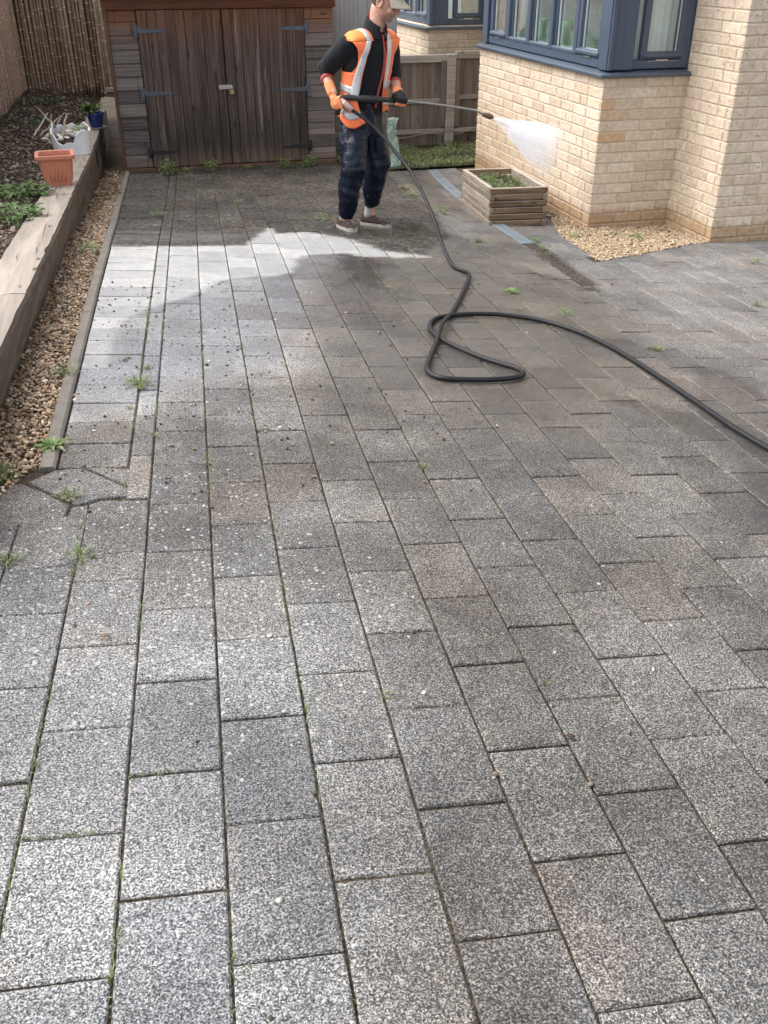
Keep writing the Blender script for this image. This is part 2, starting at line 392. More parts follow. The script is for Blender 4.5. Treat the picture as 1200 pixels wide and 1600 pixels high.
# ------------------------------------------------------------------ ground sheet and paved drive
def ground_sheet():
    xs = [-60, -30, -14, -8, -6] + [-5 + i * .35 for i in range(24)] + [4, 6, 9, 15, 30, 60]
    ys = [-60, -30, -16, -10, -8] + [-7.5 + i * .35 for i in range(40)] + [7, 9, 12, 20, 40, 60]
    vs = [(x, y, gz(max(-5, min(3, x)), y) - .0068) for y in ys for x in xs]; n = len(xs)
    fs = [(j * n + i, j * n + i + 1, (j + 1) * n + i + 1, (j + 1) * n + i) for j in range(len(ys) - 1) for i in range(n - 1)]
    mb = MB(); mb.add(vs, fs, 0, True); o = mb.build('ground', M_JOINT); return tag(o, kind='structure')
ground_sheet()

def inside(poly, x, y):
    c = False; j = len(poly) - 1
    for i in range(len(poly)):
        xi, yi = poly[i]; xj, yj = poly[j]
        if (yi > y) != (yj > y) and x < (xj - xi) * (y - yi) / (yj - yi) + xi: c = not c
        j = i
    return c
def sdf(poly, X, Y):
    """signed distance (numpy), positive inside"""
    d = np.full(X.shape, 1e9); ins = np.zeros(X.shape, bool); n = len(poly)
    for i in range(n):
        ax, ay = poly[i]; bx, by = poly[(i + 1) % n]
        ex, ey = bx - ax, by - ay
        t = np.clip(((X - ax) * ex + (Y - ay) * ey) / (ex * ex + ey * ey), 0, 1)
        d = np.minimum(d, np.hypot(X - ax - t * ex, Y - ay - t * ey))
        if abs(ey) > 1e-9:
            c = ((ay > Y) != (by > Y)) & (X < ex * (Y - ay) / ey + ax); ins ^= c
    return np.where(ins, d, -d)
Z_CLEAN = [(-3.9, -.73), (-3.1, -.69), (-2.73, -.66), (-2.66, -.36), (-2.5, .06), (-2.45, -.19), (-2.25, -.08), (-2.02, -.38), (-1.87, -.80), (-1.60, -1.0),
           (-2.1, -1.0), (-2.15, -.90), (-2.45, -.95), (-2.50, -1.16), (-2.58, -1.42), (-2.85, -1.53), (-3.04, -1.65), (-3.21, -1.95), (-3.41, -2.17), (-3.56, -2.30), (-3.62, -2.69), (-3.66, -3.05), (-4, -3.1)]
Z_DARK = [(-4, -.70), (-3.1, -.67), (-2.73, -.64), (-2.66, -.34), (-2.5, .08), (-2.45, -.17), (-2.25, -.06), (-2.02, -.36), (-1.87, -.78), (-1.60, -.95), (-1.2, -.2), (-.95, .9), (-.85, 2.9), (-1.2, 3.8), (-4, 3.9)]
Z_BROWN = [(-2.15, -.95), (-1.6, -1.0), (-1.0, -.6), (-.70, .2), (-.3, 2.9), (-.9, 3.0), (-1.0, .9), (-.7, .2), (-.9, -1.7), (-1.15, -2.8), (-1.5, -3.6), (-2.0, -4.2), (-2.4, -3.9), (-2.62, -3.3), (-2.60, -2.6), (-2.50, -1.8)]
Z_WET = [(-4, -3.2), (-3.6, -2.3), (-3.41, -2.15), (-3.21, -1.92), (-3.04, -1.62), (-2.85, -1.5), (-2.6, -1.40), (-2.48, -1.1), (-2.42, -.92), (-2.15, -.88), (-1.9, -.95), (-1.85, -1.5), (-2.1, -2.3), (-2.35, -2.7), (-2.7, -2.5), (-2.95, -3.1), (-3.25, -3.3), (-3.5, -3.5), (-4, -3.7)]
Z_PUDDLE = [(-2.28, -1.02), (-2.05, -.95), (-1.98, -1.25), (-2.05, -1.75), (-2.2, -1.85), (-2.30, -1.5)]
Z_FEET = [(-2.1, -.35), (-1.9, -.45), (-1.55, -.35), (-1.25, .1), (-1.3, .6), (-1.7, .5), (-2.1, .2)]
Z_LICHEN = [(-4.1, -4.75), (-3.83, -4.35), (-3.51, -4.28), (-3.30, -4.38), (-3.1, -4.9), (-3.25, -5.3), (-3.5, -5.1), (-3.7, -5.2), (-4.1, -5.1)]
Z_RUN = [(-.74, -.4), (-.66, -.5), (-.80, -1.75), (-.95, -1.85), (-.98, -1.6), (-1.12, -1.35), (-1.13, -1.45), (-.98, -1.72), (-.97, -1.9), (-.86, -1.95)]
Z_STAIN = [(-1.05, -3.3), (-.95, -3.55), (-1.2, -4.2), (-1.45, -4.75), (-1.75, -4.9), (-1.72, -4.6), (-1.45, -4.2), (-1.6, -3.9), (-1.72, -3.6), (-1.66, -3.55), (-1.45, -3.9)]
Z_BAND = [(-3.7, -.50), (-2.75, -.46), (-2.6, -.2), (-2.9, -.12), (-3.7, -.10)]

class Paving:
    def __init__(s): s.v = []; s.f = []; s.tn = []; s.ed = {}
    def quad(s, c4, gap=.0024, step=.035, tone=None):
        """a paver from 4 plan corners (anticlockwise), cut into a small grid with a worn arris"""
        c4 = [Vector((x, y, 0)) for x, y in c4]
        L1 = (c4[1] - c4[0]).length; L2 = (c4[3] - c4[0]).length
        if L1 < .02 or L2 < .02: return
        def ins(n, L): 
            a = [gap / L, (gap + .0032) / L]; k = max(1, int(L / step))
            return a + [a[1] + (1 - 2 * a[1]) * i / k for i in range(1, k)] + [1 - a[1], 1 - a[0]]
        U, V = ins(0, L1), ins(0, L2)
        ph = RND.random() * 100; dz = RND.uniform(-.0022, .0022); tx, ty = RND.uniform(-.009, .009), RND.uniform(-.009, .009)
        cx = sum(c.x for c in c4) / 4; cy = sum(c.y for c in c4) / 4
        tone = RND.random() if tone is None else tone; o = len(s.v); nu, nv = len(U), len(V)
        for j, b in enumerate(V):
            for i, a in enumerate(U):
                p = c4[0].lerp(c4[1], a).lerp(c4[3].lerp(c4[2], a), b); e = i in (0, nu - 1) or j in (0, nv - 1)
                w = 0.0014 * nz(p.x * 30, p.y * 30, ph) if e else 0
                z = gz(p.x, p.y) + dz + tx * (p.x - cx) + ty * (p.y - cy) + .0008 * nz(p.x * 18, p.y * 18, ph)
                s.v.append((p.x + w, p.y + w, z - (.0034 if e else 0))); s.tn.append(tone)
                if i in (0, 1, nu - 2, nu - 1) or j in (0, 1, nv - 2, nv - 1): s.ed[len(s.v) - 1] = 1.0
        s.f += [(o + j * nu + i, o + j * nu + i + 1, o + (j + 1) * nu + i + 1, o + (j + 1) * nu + i) for j in range(nv - 1) for i in range(nu - 1)]
        rim = [i for i in range(nu)] + [j * nu + nu - 1 for j in range(1, nv)] + [(nv - 1) * nu + i for i in range(nu - 2, -1, -1)] + [j * nu for j in range(nv - 2, 0, -1)]
        k = len(s.v)
        for r in rim:
            x, y, z = s.v[o + r]; s.v.append((x, y, z - .03)); s.tn.append(tone)
        m = len(rim); s.f += [(o + rim[i], k + i, k + (i + 1) % m, o + rim[(i + 1) % m]) for i in range(m)]
    def poly(s, pts, gap=.0022, tone=None):
        """a cut piece of any outline"""
        c = Vector((sum(p[0] for p in pts) / len(pts), sum(p[1] for p in pts) / len(pts), 0)); o = len(s.v); n = len(pts)
        tone = RND.random() if tone is None else tone; R = []
        for lay, (g, dz) in enumerate(((gap, -.03), (gap, -.004), (gap + .003, 0))):
            for x, y in pts:
                d = (Vector((x, y, 0)) - c); q = c + d * (1 - g / max(.02, d.length) * 1.25)
                s.v.append((q.x, q.y, gz(q.x, q.y) + dz)); s.tn.append(tone)
        for l in range(2):
            s.f += [(o + l * n + i, o + l * n + (i + 1) % n, o + (l + 1) * n + (i + 1) % n, o + (l + 1) * n + i) for i in range(n)]
        s.f.append(tuple(o + 2 * n + i for i in range(n)))
    def build(s):
        me = bpy.data.meshes.new('paving'); me.from_pydata(s.v, [], s.f)
        V = np.array(s.v); X, Y = V[:, 0], V[:, 1]
        w1 = np.array([nz(x * 2.3, y * 2.3, 3.1) + .5 * nz(x * 7, y * 7, 1.7) + .35 * nz(x * 21, y * 21, 8) for x, y in zip(X, Y)])
        w2 = np.array([nz(x * 1.1, y * 1.1, 9.1) + .5 * nz(x * 4, y * 4, 4.7) for x, y in zip(X, Y)])
        def m(poly, a, b, wob, w=None):
            w = w1 if w is None else w
            t = np.clip((sdf(poly, X, Y) + w * wob - a) / (b - a), 0, 1); return t * t * (3 - 2 * t)
        sw_ = np.array([abs(nz(x * 9 + 3, y * 1.2, 71)) for x, y in zip(X, Y)]); band_ = .42 * m(Z_BAND, -.10, .06, .14); clean = m(Z_CLEAN, -.014, .014, .022, w1 + 2.6 * (sw_ - .25)) * (.82 + .18 * np.clip(1.2 + w1, 0, 1))
        dark = m(Z_DARK, -.02, .03, .03) * (1 - clean) * (1 - 1.4 * band_)
        brown = np.maximum(m(Z_BROWN, -.45, .35, .25, w2), np.clip(.22 + .25 * w2, 0, 1) * np.clip((X + 2.7) / .9, 0, 1) * np.clip((Y + 7.2) / 2.5, 0, 1)) * (1 - clean)
        brown = np.maximum(brown, m(Z_RUN, -.03, .03, .03) * .9)
        st = m(Z_STAIN, -.05, .03, .05); run = m(Z_RUN, -.02, .02, .03)
        dark = np.maximum(dark, np.maximum(1.0 * run, .22 * st))
        wet = np.maximum.reduce([.85 * m(Z_WET, -.02, .03, .02) * (1 - clean), .34 * dark, m(Z_PUDDLE, -.06, .06, .07), .95 * m(Z_FEET, -.1, .1, .12), .65 * m(Z_BROWN, -.2, .3, .2), .95 * st, .9 * run])
        w3 = np.array([nz(x * 6, y * 6, 33) + .6 * nz(x * 15, y * 15, 35) for x, y in zip(X, Y)])
        pud = np.maximum.reduce([m(Z_PUDDLE, -.05, .05, .16, w3), .9 * m(Z_FEET, .02, .12, .30, w3), .55 * m(Z_WET, .05, .2, .30, w3) * (1 - clean), .45 * m(Z_BROWN, .0, .35, .45, w3)])
        wet = np.where(clean > .5, np.minimum(wet, .25), wet)
        pale = .70 * np.clip((-2.95 - X) / .55, 0, 1) * np.clip((-4.3 - Y) / .8, 0, 1) + .10 + .10 * w2 + np.clip((X + 1.5) / .9, 0, 1) * np.clip((Y + 4.6) / 1.2, 0, 1) * .45 + .95 * m(Z_WET, -.30, .15, .15)  # left foreground, right side and wet zone lightened: sky sheen put into the colour
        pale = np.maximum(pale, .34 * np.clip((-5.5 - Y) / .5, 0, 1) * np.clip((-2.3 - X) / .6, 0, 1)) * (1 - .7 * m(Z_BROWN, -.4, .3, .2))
        lich = m(Z_LICHEN, -.25, .2, .15) + .012 * np.clip(-4 - Y, 0, 1)
        A = np.stack([clean, np.clip(dark, 0, 1), np.clip(brown, 0, 1), np.clip(wet, 0, 1)], 1).astype(np.float32)
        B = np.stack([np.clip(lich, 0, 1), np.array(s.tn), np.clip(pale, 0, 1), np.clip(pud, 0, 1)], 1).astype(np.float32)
        for nme, D in (('maskA', A), ('maskB', B)):
            a = me.attributes.new(nme, 'FLOAT_COLOR', 'POINT'); a.data.foreach_set('color', D.ravel())
        ea = me.attributes.new('edge', 'FLOAT', 'POINT'); ev = np.zeros(len(X), np.float32); ev[list(s.ed)] = 1; ea.data.foreach_set('value', ev)
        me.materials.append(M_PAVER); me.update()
        o = bpy.data.objects.new('paving', me); COL.objects.link(o); return tag(o, kind='structure')

PV = Paving()
GRAVEL_BED = [(-.13, .36), (-.34, -.34), (-.45, -1.12), (.50, -.66), (.72, -.66), (.72, .36)]
def paved(x, y):
    if y > 3.42 and x < -1.2: return False
    if y > 2.82 and x > -1.2: return False
    if x > -.02 and y > -.02: return False
    if x > .66 and y > -.66: return False
    if inside(GRAVEL_BED, x, y): return False
    if x > -.13 and y > .36: return False
    return True
def hp_line(a, b):
    """keep the side to the right of a -> b"""
    dx, dy = b[0] - a[0], b[1] - a[1]; L = math.hypot(dx, dy); nx, ny = dy / L, -dx / L
    return (nx, ny, nx * a[0] + ny * a[1])
def clip(P, nx, ny, c):
    out = []
    for i in range(len(P)):
        a, b = P[i], P[(i + 1) % len(P)]; da, db = nx * a[0] + ny * a[1] - c, nx * b[0] + ny * b[1] - c
        if da >= 0: out.append(a)
        if da * db < 0: t = da / (da - db); out.append((a[0] + (b[0] - a[0]) * t, a[1] + (b[1] - a[1]) * t))
    return out
CUTS = [(0, -1, -3.42), (0, -1, -2.82), (-1, 0, .13), (0, -1, .66), (-1, 0, -.66)]
CUTS += [(-q[0], -q[1], -q[2]) for q in (hp_line((-.13, .36), (-.34, -.34)), hp_line((-.34, -.34), (-.45, -1.12)), hp_line((-.45, -1.12), (.50, -.66)))]
CUTS += [(-a, -b, -c) for a, b, c in CUTS[5:]]
LV = .2825
def column(u0, u1, base, vmin, vmax, L=LV, okf=paved):
    n0 = math.floor((vmin - base) / L) - 1; v = base + n0 * L
    while v < vmax:
        a, b = max(v, vmin), min(v + L, vmax)
        if b - a > .03:
            pts = [uv2(u0, a), uv2(u1, a), uv2(u1, b), uv2(u0, b)]
            oks = [okf(*p) for p in pts]
            if all(oks): PV.quad(pts)
            elif any(oks):                                          # a cut paver: trimmed along the line it meets
                best = None
                for c1, c2 in [(c, c) for c in CUTS] + [(a_, b_) for a_ in CUTS for b_ in CUTS if a_ < b_]:
                    q = clip(pts, *c1)
                    if c2 is not c1 and len(q) > 2: q = clip(q, *c2)
                    if len(q) < 3: continue
                    cx = sum(p[0] for p in q) / len(q); cy = sum(p[1] for p in q) / len(q)
                    if not all(okf(p[0] + (cx - p[0]) * .04, p[1] + (cy - p[1]) * .04) for p in q): continue
                    ar = abs(sum(q[i][0] * q[(i + 1) % len(q)][1] - q[(i + 1) % len(q)][0] * q[i][1] for i in range(len(q)))) / 2
                    if ar > .003 and (best is None or ar > best[0]): best = (ar, q)
                if best: PV.poly(best[1], .003)
        v += L
UL = lambda k: -3.3465 + .1721 * k
for k in range(1, 46):
    base = -5.873 - .004 * k - (.1425 if k % 2 else 0)
    if k > 15: base += RND.uniform(-.05, .05)
    column(UL(k), UL(k + 1), base, -7.4, 4.4)
for k in range(0, -10, -1):                                         # columns in front of the kerb's end
    base = -5.873 - .004 * k - (.1425 if k % 2 else 0)
    column(UL(k), UL(k + 1), base, -7.4, -4.62 if k == 0 else (-4.66 if k == -1 else -4.70))
strip0 = UL(1) - .072
vv = -4.56
for i, L in enumerate([.31] + [RND.choice((.19, .27, .36, .23)) for _ in range(40)]):       # narrow filler column
    a, b = vv, min(vv + L, 4.0)
    if b - a > .05 and paved(*uv2(strip0, b)): PV.quad([uv2(strip0, a), uv2(UL(1), a), uv2(UL(1), b), uv2(strip0, b)], gap=.0032)
    vv += L
    if vv > 3.4: break
vv = -4.335
while vv < 3.5:                                                      # header course along the kerb
    a, b = vv, vv + .193
    def left(v):
        x, y = uv2(-3.56, v); return to_uv(kerb_x(y) + .028, y)[0]
    p = [uv2(left(a), a), uv2(strip0, a), uv2(strip0, b), uv2(left(b), b)]
    if all(q[1] < 3.43 for q in p): PV.quad(p, gap=.004)
    vv += .193
PV.poly([(-3.833, -4.189), (-3.777, -4.254), (-3.725, -4.316), (-3.664, -4.279), (-3.578, -4.278), (-3.581, -4.222), (-3.714, -4.056), (-3.76, -4.052), (-3.80, -4.06), (-3.872, -4.135)], tone=.55)
PV.poly([(-3.575, -4.213), (-3.569, -4.079), (-3.71, -4.052)], tone=.5)
PV.poly([(-4.5, -4.10), (-4.5, -4.66), (-4.0, -4.535), (-3.876, -4.424), (-3.823, -4.396), (-3.757, -4.392), (-3.746, -4.315), (-3.825, -4.207), (-3.89, -4.14), (-4.1, -4.15)], tone=.4)
PV.poly([(-3.752, -4.398), (-3.698, -4.403), (-3.695, -4.318), (-3.722, -4.318), (-3.744, -4.325)], tone=.45)
PV.poly([(-3.715, -4.627), (-3.548, -4.615), (-3.527, -4.31), (-3.664, -4.292), (-3.695, -4.315)], tone=.35)
PV.poly([(-3.885, -4.68), (-3.72, -4.655), (-3.698, -4.405), (-3.75, -4.398), (-3.823, -4.4), (-3.87, -4.43)], tone=.6)
PV.poly([(-4.5, -4.70), (-3.90, -4.69), (-3.885, -4.44), (-4.0, -4.545)], tone=.5)
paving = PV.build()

def strip(name, pts, w, zt, zb, mat, ch=.006):
    """long kerb-like strip following plan points"""
    mb = MB(); rings = []
    for i, p in enumerate(pts):
        q = pts[min(i + 1, len(pts) - 1)]; r = pts[max(i - 1, 0)]
        d = Vector((q[0] - r[0], q[1] - r[1], 0)).normalized(); n = Vector((-d.y, d.x, 0)); c = Vector((p[0], p[1], gz(*p)))
        rings.append([c + n * w / 2 + Vector((0, 0, zb)), c + n * w / 2 + Vector((0, 0, zt - ch)), c + n * (w / 2 - ch) + Vector((0, 0, zt)),
                      c - n * (w / 2 - ch) + Vector((0, 0, zt)), c - n * w / 2 + Vector((0, 0, zt - ch)), c - n * w / 2 + Vector((0, 0, zb))])
    mb.loft(rings, smooth=False); return mb.build(name, mat)
kerb = empty('kerb_edging', (-3.6, 0, gz(-3.6, 0)))
tag(kerb, 'thin concrete kerb edging between the gravel strip and the paved drive', 'kerb')
yy = -4.06
while yy < 3.5:
    y2 = min(yy + .9, 3.52)
    o = strip('edging_block', [(kerb_x(a) + .004 * nz(a, 1), a) for a in np.linspace(yy + .003, y2 - .003, 7)], .05, .010, -.08, M_KERB, .008)
    world_part(o, kerb); yy = y2
tag(paving, kind='structure')

# ------------------------------------------------------------------ loose ground: gravel, soil, lawn
_g = (1 + 5 ** .5) / 2
ICO_V = [Vector(p).normalized() for p in [(-1, _g, 0), (1, _g, 0), (-1, -_g, 0), (1, -_g, 0), (0, -1, _g), (0, 1, _g), (0, -1, -_g), (0, 1, -_g), (_g, 0, -1), (_g, 0, 1), (-_g, 0, -1), (-_g, 0, 1)]]
ICO_F = [(0, 11, 5), (0, 5, 1), (0, 1, 7), (0, 7, 10), (0, 10, 11), (1, 5, 9), (5, 11, 4), (11, 10, 2), (10, 7, 6), (7, 1, 8), (3, 9, 4), (3, 4, 2), (3, 2, 6), (3, 6, 8), (3, 8, 9), (4, 9, 5), (2, 4, 11), (6, 2, 10), (8, 6, 7), (9, 8, 1)]
def stone(mb, c, r, flat=.6, mi=0):
    R = Matrix.Rotation(RND.uniform(0, 6.3), 3, 'Z') @ Matrix.Rotation(RND.uniform(-.5, .5), 3, 'X')
    sx, sy, sz = r * RND.uniform(.7, 1.25), r * RND.uniform(.6, 1.0), r * flat * RND.uniform(.7, 1.2); c = Vector(c)
    mb.tone(); mb.add([c + R @ Vector((p.x * sx * RND.uniform(.8, 1.15), p.y * sy * RND.uniform(.8, 1.15), p.z * sz)) for p in ICO_V], ICO_F, mi, RND.random() < .5)
def leaf(mb, c, d, up, L, w, fold=.25, mi=0, curl=0.0):
    """one leaf: pointed blade folded along its midrib"""
    c = Vector(c); d = Vector(d).normalized(); s = d.cross(Vector(up)); s = s.normalized() if s.length > 1e-4 else d.orthogonal().normalized(); n = s.cross(d)
    a = c; m1 = c + d * L * .42 + n * L * .06; e = c + d * L - n * L * (.12 + curl)
    m2 = c + d * L * .75 - n * L * curl * .3
    vs = [a, m1 + s * w * .5 + n * w * fold, m2 + s * w * .38 + n * w * fold, e, m2 - s * w * .38 + n * w * fold, m1 - s * w * .5 + n * w * fold, m1, m2]
    mb.add(vs, [(0, 1, 6), (0, 6, 5), (1, 2, 7, 6), (6, 7, 4, 5), (2, 3, 7), (7, 3, 4)], mi, False)
def blade(mb, c, lean, L, w, mi=0):
    c = Vector(c); lean = Vector(lean); s = Vector((-lean.y, lean.x, 0)); s = s.normalized() * w / 2 if s.length > 1e-5 else Vector((w / 2, 0, 0))
    m = c + Vector((lean.x * .35, lean.y * .35, .62)) * L; e = c + Vector((lean.x, lean.y, .95 - .35 * lean.length)) * L
    mb.add([c - s, c + s, m + s * .8, m - s * .8, e], [(0, 1, 2, 3), (3, 2, 4)], mi, False)

# gravel strip between the kerb and the sleeper wall
def sheet(name, fn, us, vs_, mat, kind='structure'):
    P = [fn(u, v) for v in vs_ for u in us]; n = len(us)
    mb = MB(); mb.add(P, [(j * n + i, j * n + i + 1, (j + 1) * n + i + 1, (j + 1) * n + i) for j in range(len(vs_) - 1) for i in range(n - 1)], 0, True)
    return tag(mb.build(name, mat), kind=kind)
def g1(u, y):
    x = wall_x(y) - .03 + (kerb_x(y) - .02 - wall_x(y) + .03) * u
    return (x, y, gz(x, y) - .001 + .006 * nz(x * 8, y * 8) - .01 * abs(2 * u - 1) ** 3 + .03 * max(0, .3 - u))
sheet('gravel_bed', g1, np.linspace(0, 1, 7), np.linspace(-4.25, 3.6, 90), M_JOINT)
mb = MB()
for i in range(11500):
    u, y = RND.random(), RND.uniform(-4.24, 3.1); 
    if y < -4.02 and u > .55 + .4 * (-4.02 - y) / .2 * -1 + .4: continue
    p = g1(u, y); stone(mb, (p[0], p[1], p[2] + RND.uniform(0, .012)), RND.uniform(.0045, .0092) * (1.5 if RND.random() < .10 else 1))
tag(mb.build('gravel', M_GRAVEL_OLD), kind='stuff')
mb = MB()                                                           # dead leaves caught along the foot of the wall
for i in range(1500):
    y = RND.uniform(-4.2, 3.4); k = abs(RND.gauss(0, .28)); 
    if y > 1.6: k = RND.random()
    elif RND.random() < .4: continue
    if y < -3.3 and RND.random() < .5: k = RND.random() * .5
    p = g1(min(.95, k), y); mb.tone(); a = RND.uniform(0, 6.3)
    leaf(mb, (p[0], p[1], p[2] + .014 + RND.random() * .012), (math.cos(a), math.sin(a), RND.uniform(-.2, .4)), (RND.uniform(-.4, .4), RND.uniform(-.4, .4), 1), RND.uniform(.018, .045), RND.uniform(.01, .022), RND.uniform(-.3, .5))
tag(mb.build('dead_leaves', M_LITTER), kind='stuff')

# golden gravel at the foot of the house
def g2(x, y): return (x, y, gz(x, y) - .006 + .006 * nz(x * 9, y * 9, 4))
def ingb(x, y): return inside([(-.15, .37), (-.36, -.34), (-.46, -1.12), (.50, -.675), (.683, -.64), (.683, 0), (0, 0), (0, .37)], x, y) or (-.13 < x < 0 and .3 < y < 2.7)
mb = MB(); n = 0
while n < 7500:
    x, y = RND.uniform(-.47, .68), RND.uniform(-1.15, 2.7)
    if y > .4 and RND.random() < .75: continue
    if not ingb(x, y): continue
    n += 1; p = g2(x, y); stone(mb, (x, y, p[2] + RND.uniform(0, .014)), RND.uniform(.0065, .0125))
tag(mb.build('golden_gravel', M_GRAVEL), kind='stuff')

# soil of the raised bed
def bedz(x, y): return wall_z(y) - .035 + .05 * sst(0, -.7, 0) + .10 * sst(0, .8, wall_x(y) - x - .15) + .022 * nz(x * 5, y * 5, 2) + .012 * nz(x * 17, y * 17, 5) + .07 * sst(4.5, 6.6, y)
sheet('raised_bed_soil', lambda u, y: ((wall_x(y) - .10) * (1 - u) + -5.15 * u, y, bedz((wall_x(y) - .10) * (1 - u) - 5.15 * u, y)), np.linspace(0, 1, 40), np.linspace(-4.2, 7.2, 240), M_SOIL)
mb = MB()
for i in range(5200):
    y = RND.uniform(-2.2, 6.9); x = wall_x(y) - .22 - RND.random() ** 1.2 * .75
    mb.tone(); a = RND.uniform(0, 6.3); L = RND.uniform(.010, .034) * (1.7 if RND.random() < .06 else 1)
    R = Matrix.Rotation(a, 3, 'Z') @ Matrix.Rotation(RND.uniform(-.7, .7), 3, 'Y')
    mb.box((x, y, bedz(x, y) + .004), (L, L * RND.uniform(.3, .7), L * RND.uniform(.15, .35)), R)
tag(mb.build('bark_chips', M_CHIP), kind='stuff')

# grass patch behind the drive, by the low fence
LAWN = [(-1.05, 2.84), (0.0, 2.80), (.0, 4.02), (-1.05, 4.02)]
sheet('lawn_earth', lambda x, y: (x, y, .004 + .012 * nz(x * 4, y * 4)), np.linspace(-1.24, .68, 30), np.linspace(2.83, 4.6, 30), M_EARTH)
mb = MB()
for i in range(11000):
    x, y = RND.uniform(-1.24, .66), RND.uniform(2.78, 4.03)
    if x > 0 and y < 2.6: continue
    dens = nz(x * 3.2, y * 3.2, 6) + .28 - .35 * sst(2.95, 2.78, y)
    if RND.random() > dens * 1.7 + .25: continue
    z = .004 + .012 * nz(x * 4, y * 4); mb.tone(); a = RND.uniform(0, 6.3)
    if RND.random() < .45: blade(mb, (x, y, z), (math.cos(a) * .5, math.sin(a) * .5, 0), RND.uniform(.03, .075), RND.uniform(.003, .006))
    else: leaf(mb, (x, y, z + RND.uniform(.008, .04)), (math.cos(a), math.sin(a), .3), (0, 0, 1), RND.uniform(.014, .03), RND.uniform(.009, .018))
tag(mb.build('grass', M_GRASS), kind='stuff')

# ------------------------------------------------------------------ house: buff brick walls with two bay windows
def mat_brick():
    t = NT('buff_brick'); v = t.co(); tn = t.sepc(t.attr('tone').outputs['Color'])[0]
    mid = t.noise(v, 26, 5, 0.65); fine = t.noise(v, 130, 4, 0.7); big = t.noise(v, 1.7, 4, 0.6)
    col = t.ramp(tn, [(0.0, (.56, .33, .16)), (0.06, (.52, .41, .30)), (0.30, (.575, .475, .36)), (0.55, (.63, .52, .40)), (0.75, (.585, .47, .365)), (0.94, (.67, .57, .45)), (1.0, (.86, .84, .82))])
    col = t.mix(1.0, col, t.mix(t.ss(mid, .3, .7), (.82, .81, .80), (1.10, 1.10, 1.10)), 'MULTIPLY')
    # drag marks: short dark creases across each face
    w = t.n.new('ShaderNodeVectorMath'); w.operation = 'ADD'
    nn = t.n.new('ShaderNodeTexNoise'); nn.inputs['Scale'].default_value = 22; t.l.new(v, nn.inputs['Vector'])
    sv = t.n.new('ShaderNodeVectorMath'); sv.operation = 'SCALE'; sv.inputs['Scale'].default_value = .035; t.l.new(nn.outputs['Color'], sv.inputs[0])
    t.l.new(v, w.inputs[0]); t.l.new(sv.outputs[0], w.inputs[1])
    mp = t.n.new('ShaderNodeMapping'); mp.inputs['Scale'].default_value = (22, 22, 60); t.l.new(w.outputs[0], mp.inputs[0])
    vd = t.n.new('ShaderNodeTexVoronoi'); vd.feature = 'F1'; t.l.new(mp.outputs[0], vd.inputs['Vector']); vd.inputs['Scale'].default_value = 1
    pick = t.math('GREATER_THAN', t.sepc(vd.outputs['Color'])[1], 0.62)
    crease = t.math('MULTIPLY', t.ss(vd.outputs['Distance'], .32, .14), pick)
    col = t.mix(t.math('MULTIPLY', crease, .5), col, (.20, .135, .085))
    xyz = t.sep(v)
    # rising damp and green-brown soiling low on the wall, worst towards the far end of the bay
    hh = t.math('ADD', xyz[2], t.math('MULTIPLY', t.math('SUBTRACT', mid, .5), .10))
    damp = t.ss(hh, .20, .13)
    col = t.mix(t.math('MULTIPLY', damp, .72), col, t.mix(1.0, col, (.66, .50, .33), 'MULTIPLY'))
    far = t.math('MULTIPLY', t.ss(t.math('ADD', xyz[1], t.math('MULTIPLY', big, 1.2)), .6, 2.6), t.ss(hh, 1.05, .25))
    far = t.math('MULTIPLY', far, t.ss(mid, .25, .75, .35, 1.0))
    col = t.mix(t.math('MULTIPLY', far, .8), col, t.mix(1.0, col, (.62, .52, .40), 'MULTIPLY'))
    h = t.math('SUBTRACT', t.math('ADD', t.math('MULTIPLY', mid, .6), t.math('MULTIPLY', fine, .35)), t.math('MULTIPLY', crease, .8))
    t.set(Base_Color=col, Roughness=.88); t.b.inputs['Specular IOR Level'].default_value = .25
    t.bump(h, .8, .005); return t.m
def mat_mortar():
    t = NT('mortar'); v = t.co(); n = t.noise(v, 90, 4, .7); z = t.sep(v)[2]
    col = t.mix(t.ss(n, .3, .7), (.50, .41, .31), (.68, .57, .45))
    col = t.mix(t.ss(z, .22, .1, 0, .6), col, (.22, .155, .09))
    t.set(Base_Color=col, Roughness=.95); t.bump(n, .6, .004); return t.m
M_BRICK, M_MORTAR = mat_brick(), mat_mortar()
M_FRAME = mat_plain('blue_grey_window_paint', (.060, .082, .118), .38, .10, 22, .06, spec=.5)
M_FRAME_L = mat_plain('blue_grey_sill_paint', (.066, .086, .115), .40, .16, 14, .08)
M_SEAL = mat_plain('pale_glazing_bead', (.42, .43, .42), .6, .1)
M_CHROME = mat_plain('brushed_metal', (.55, .55, .56), .35, .1, 60, .05, metallic=1.0)
M_ROOM = mat_plain('painted_plaster', (.82, .82, .80), .9, .05, 4, .0)
M_BLIND = mat_plain('white_blind', (.86, .89, .89), .85, .08, 40, .1)
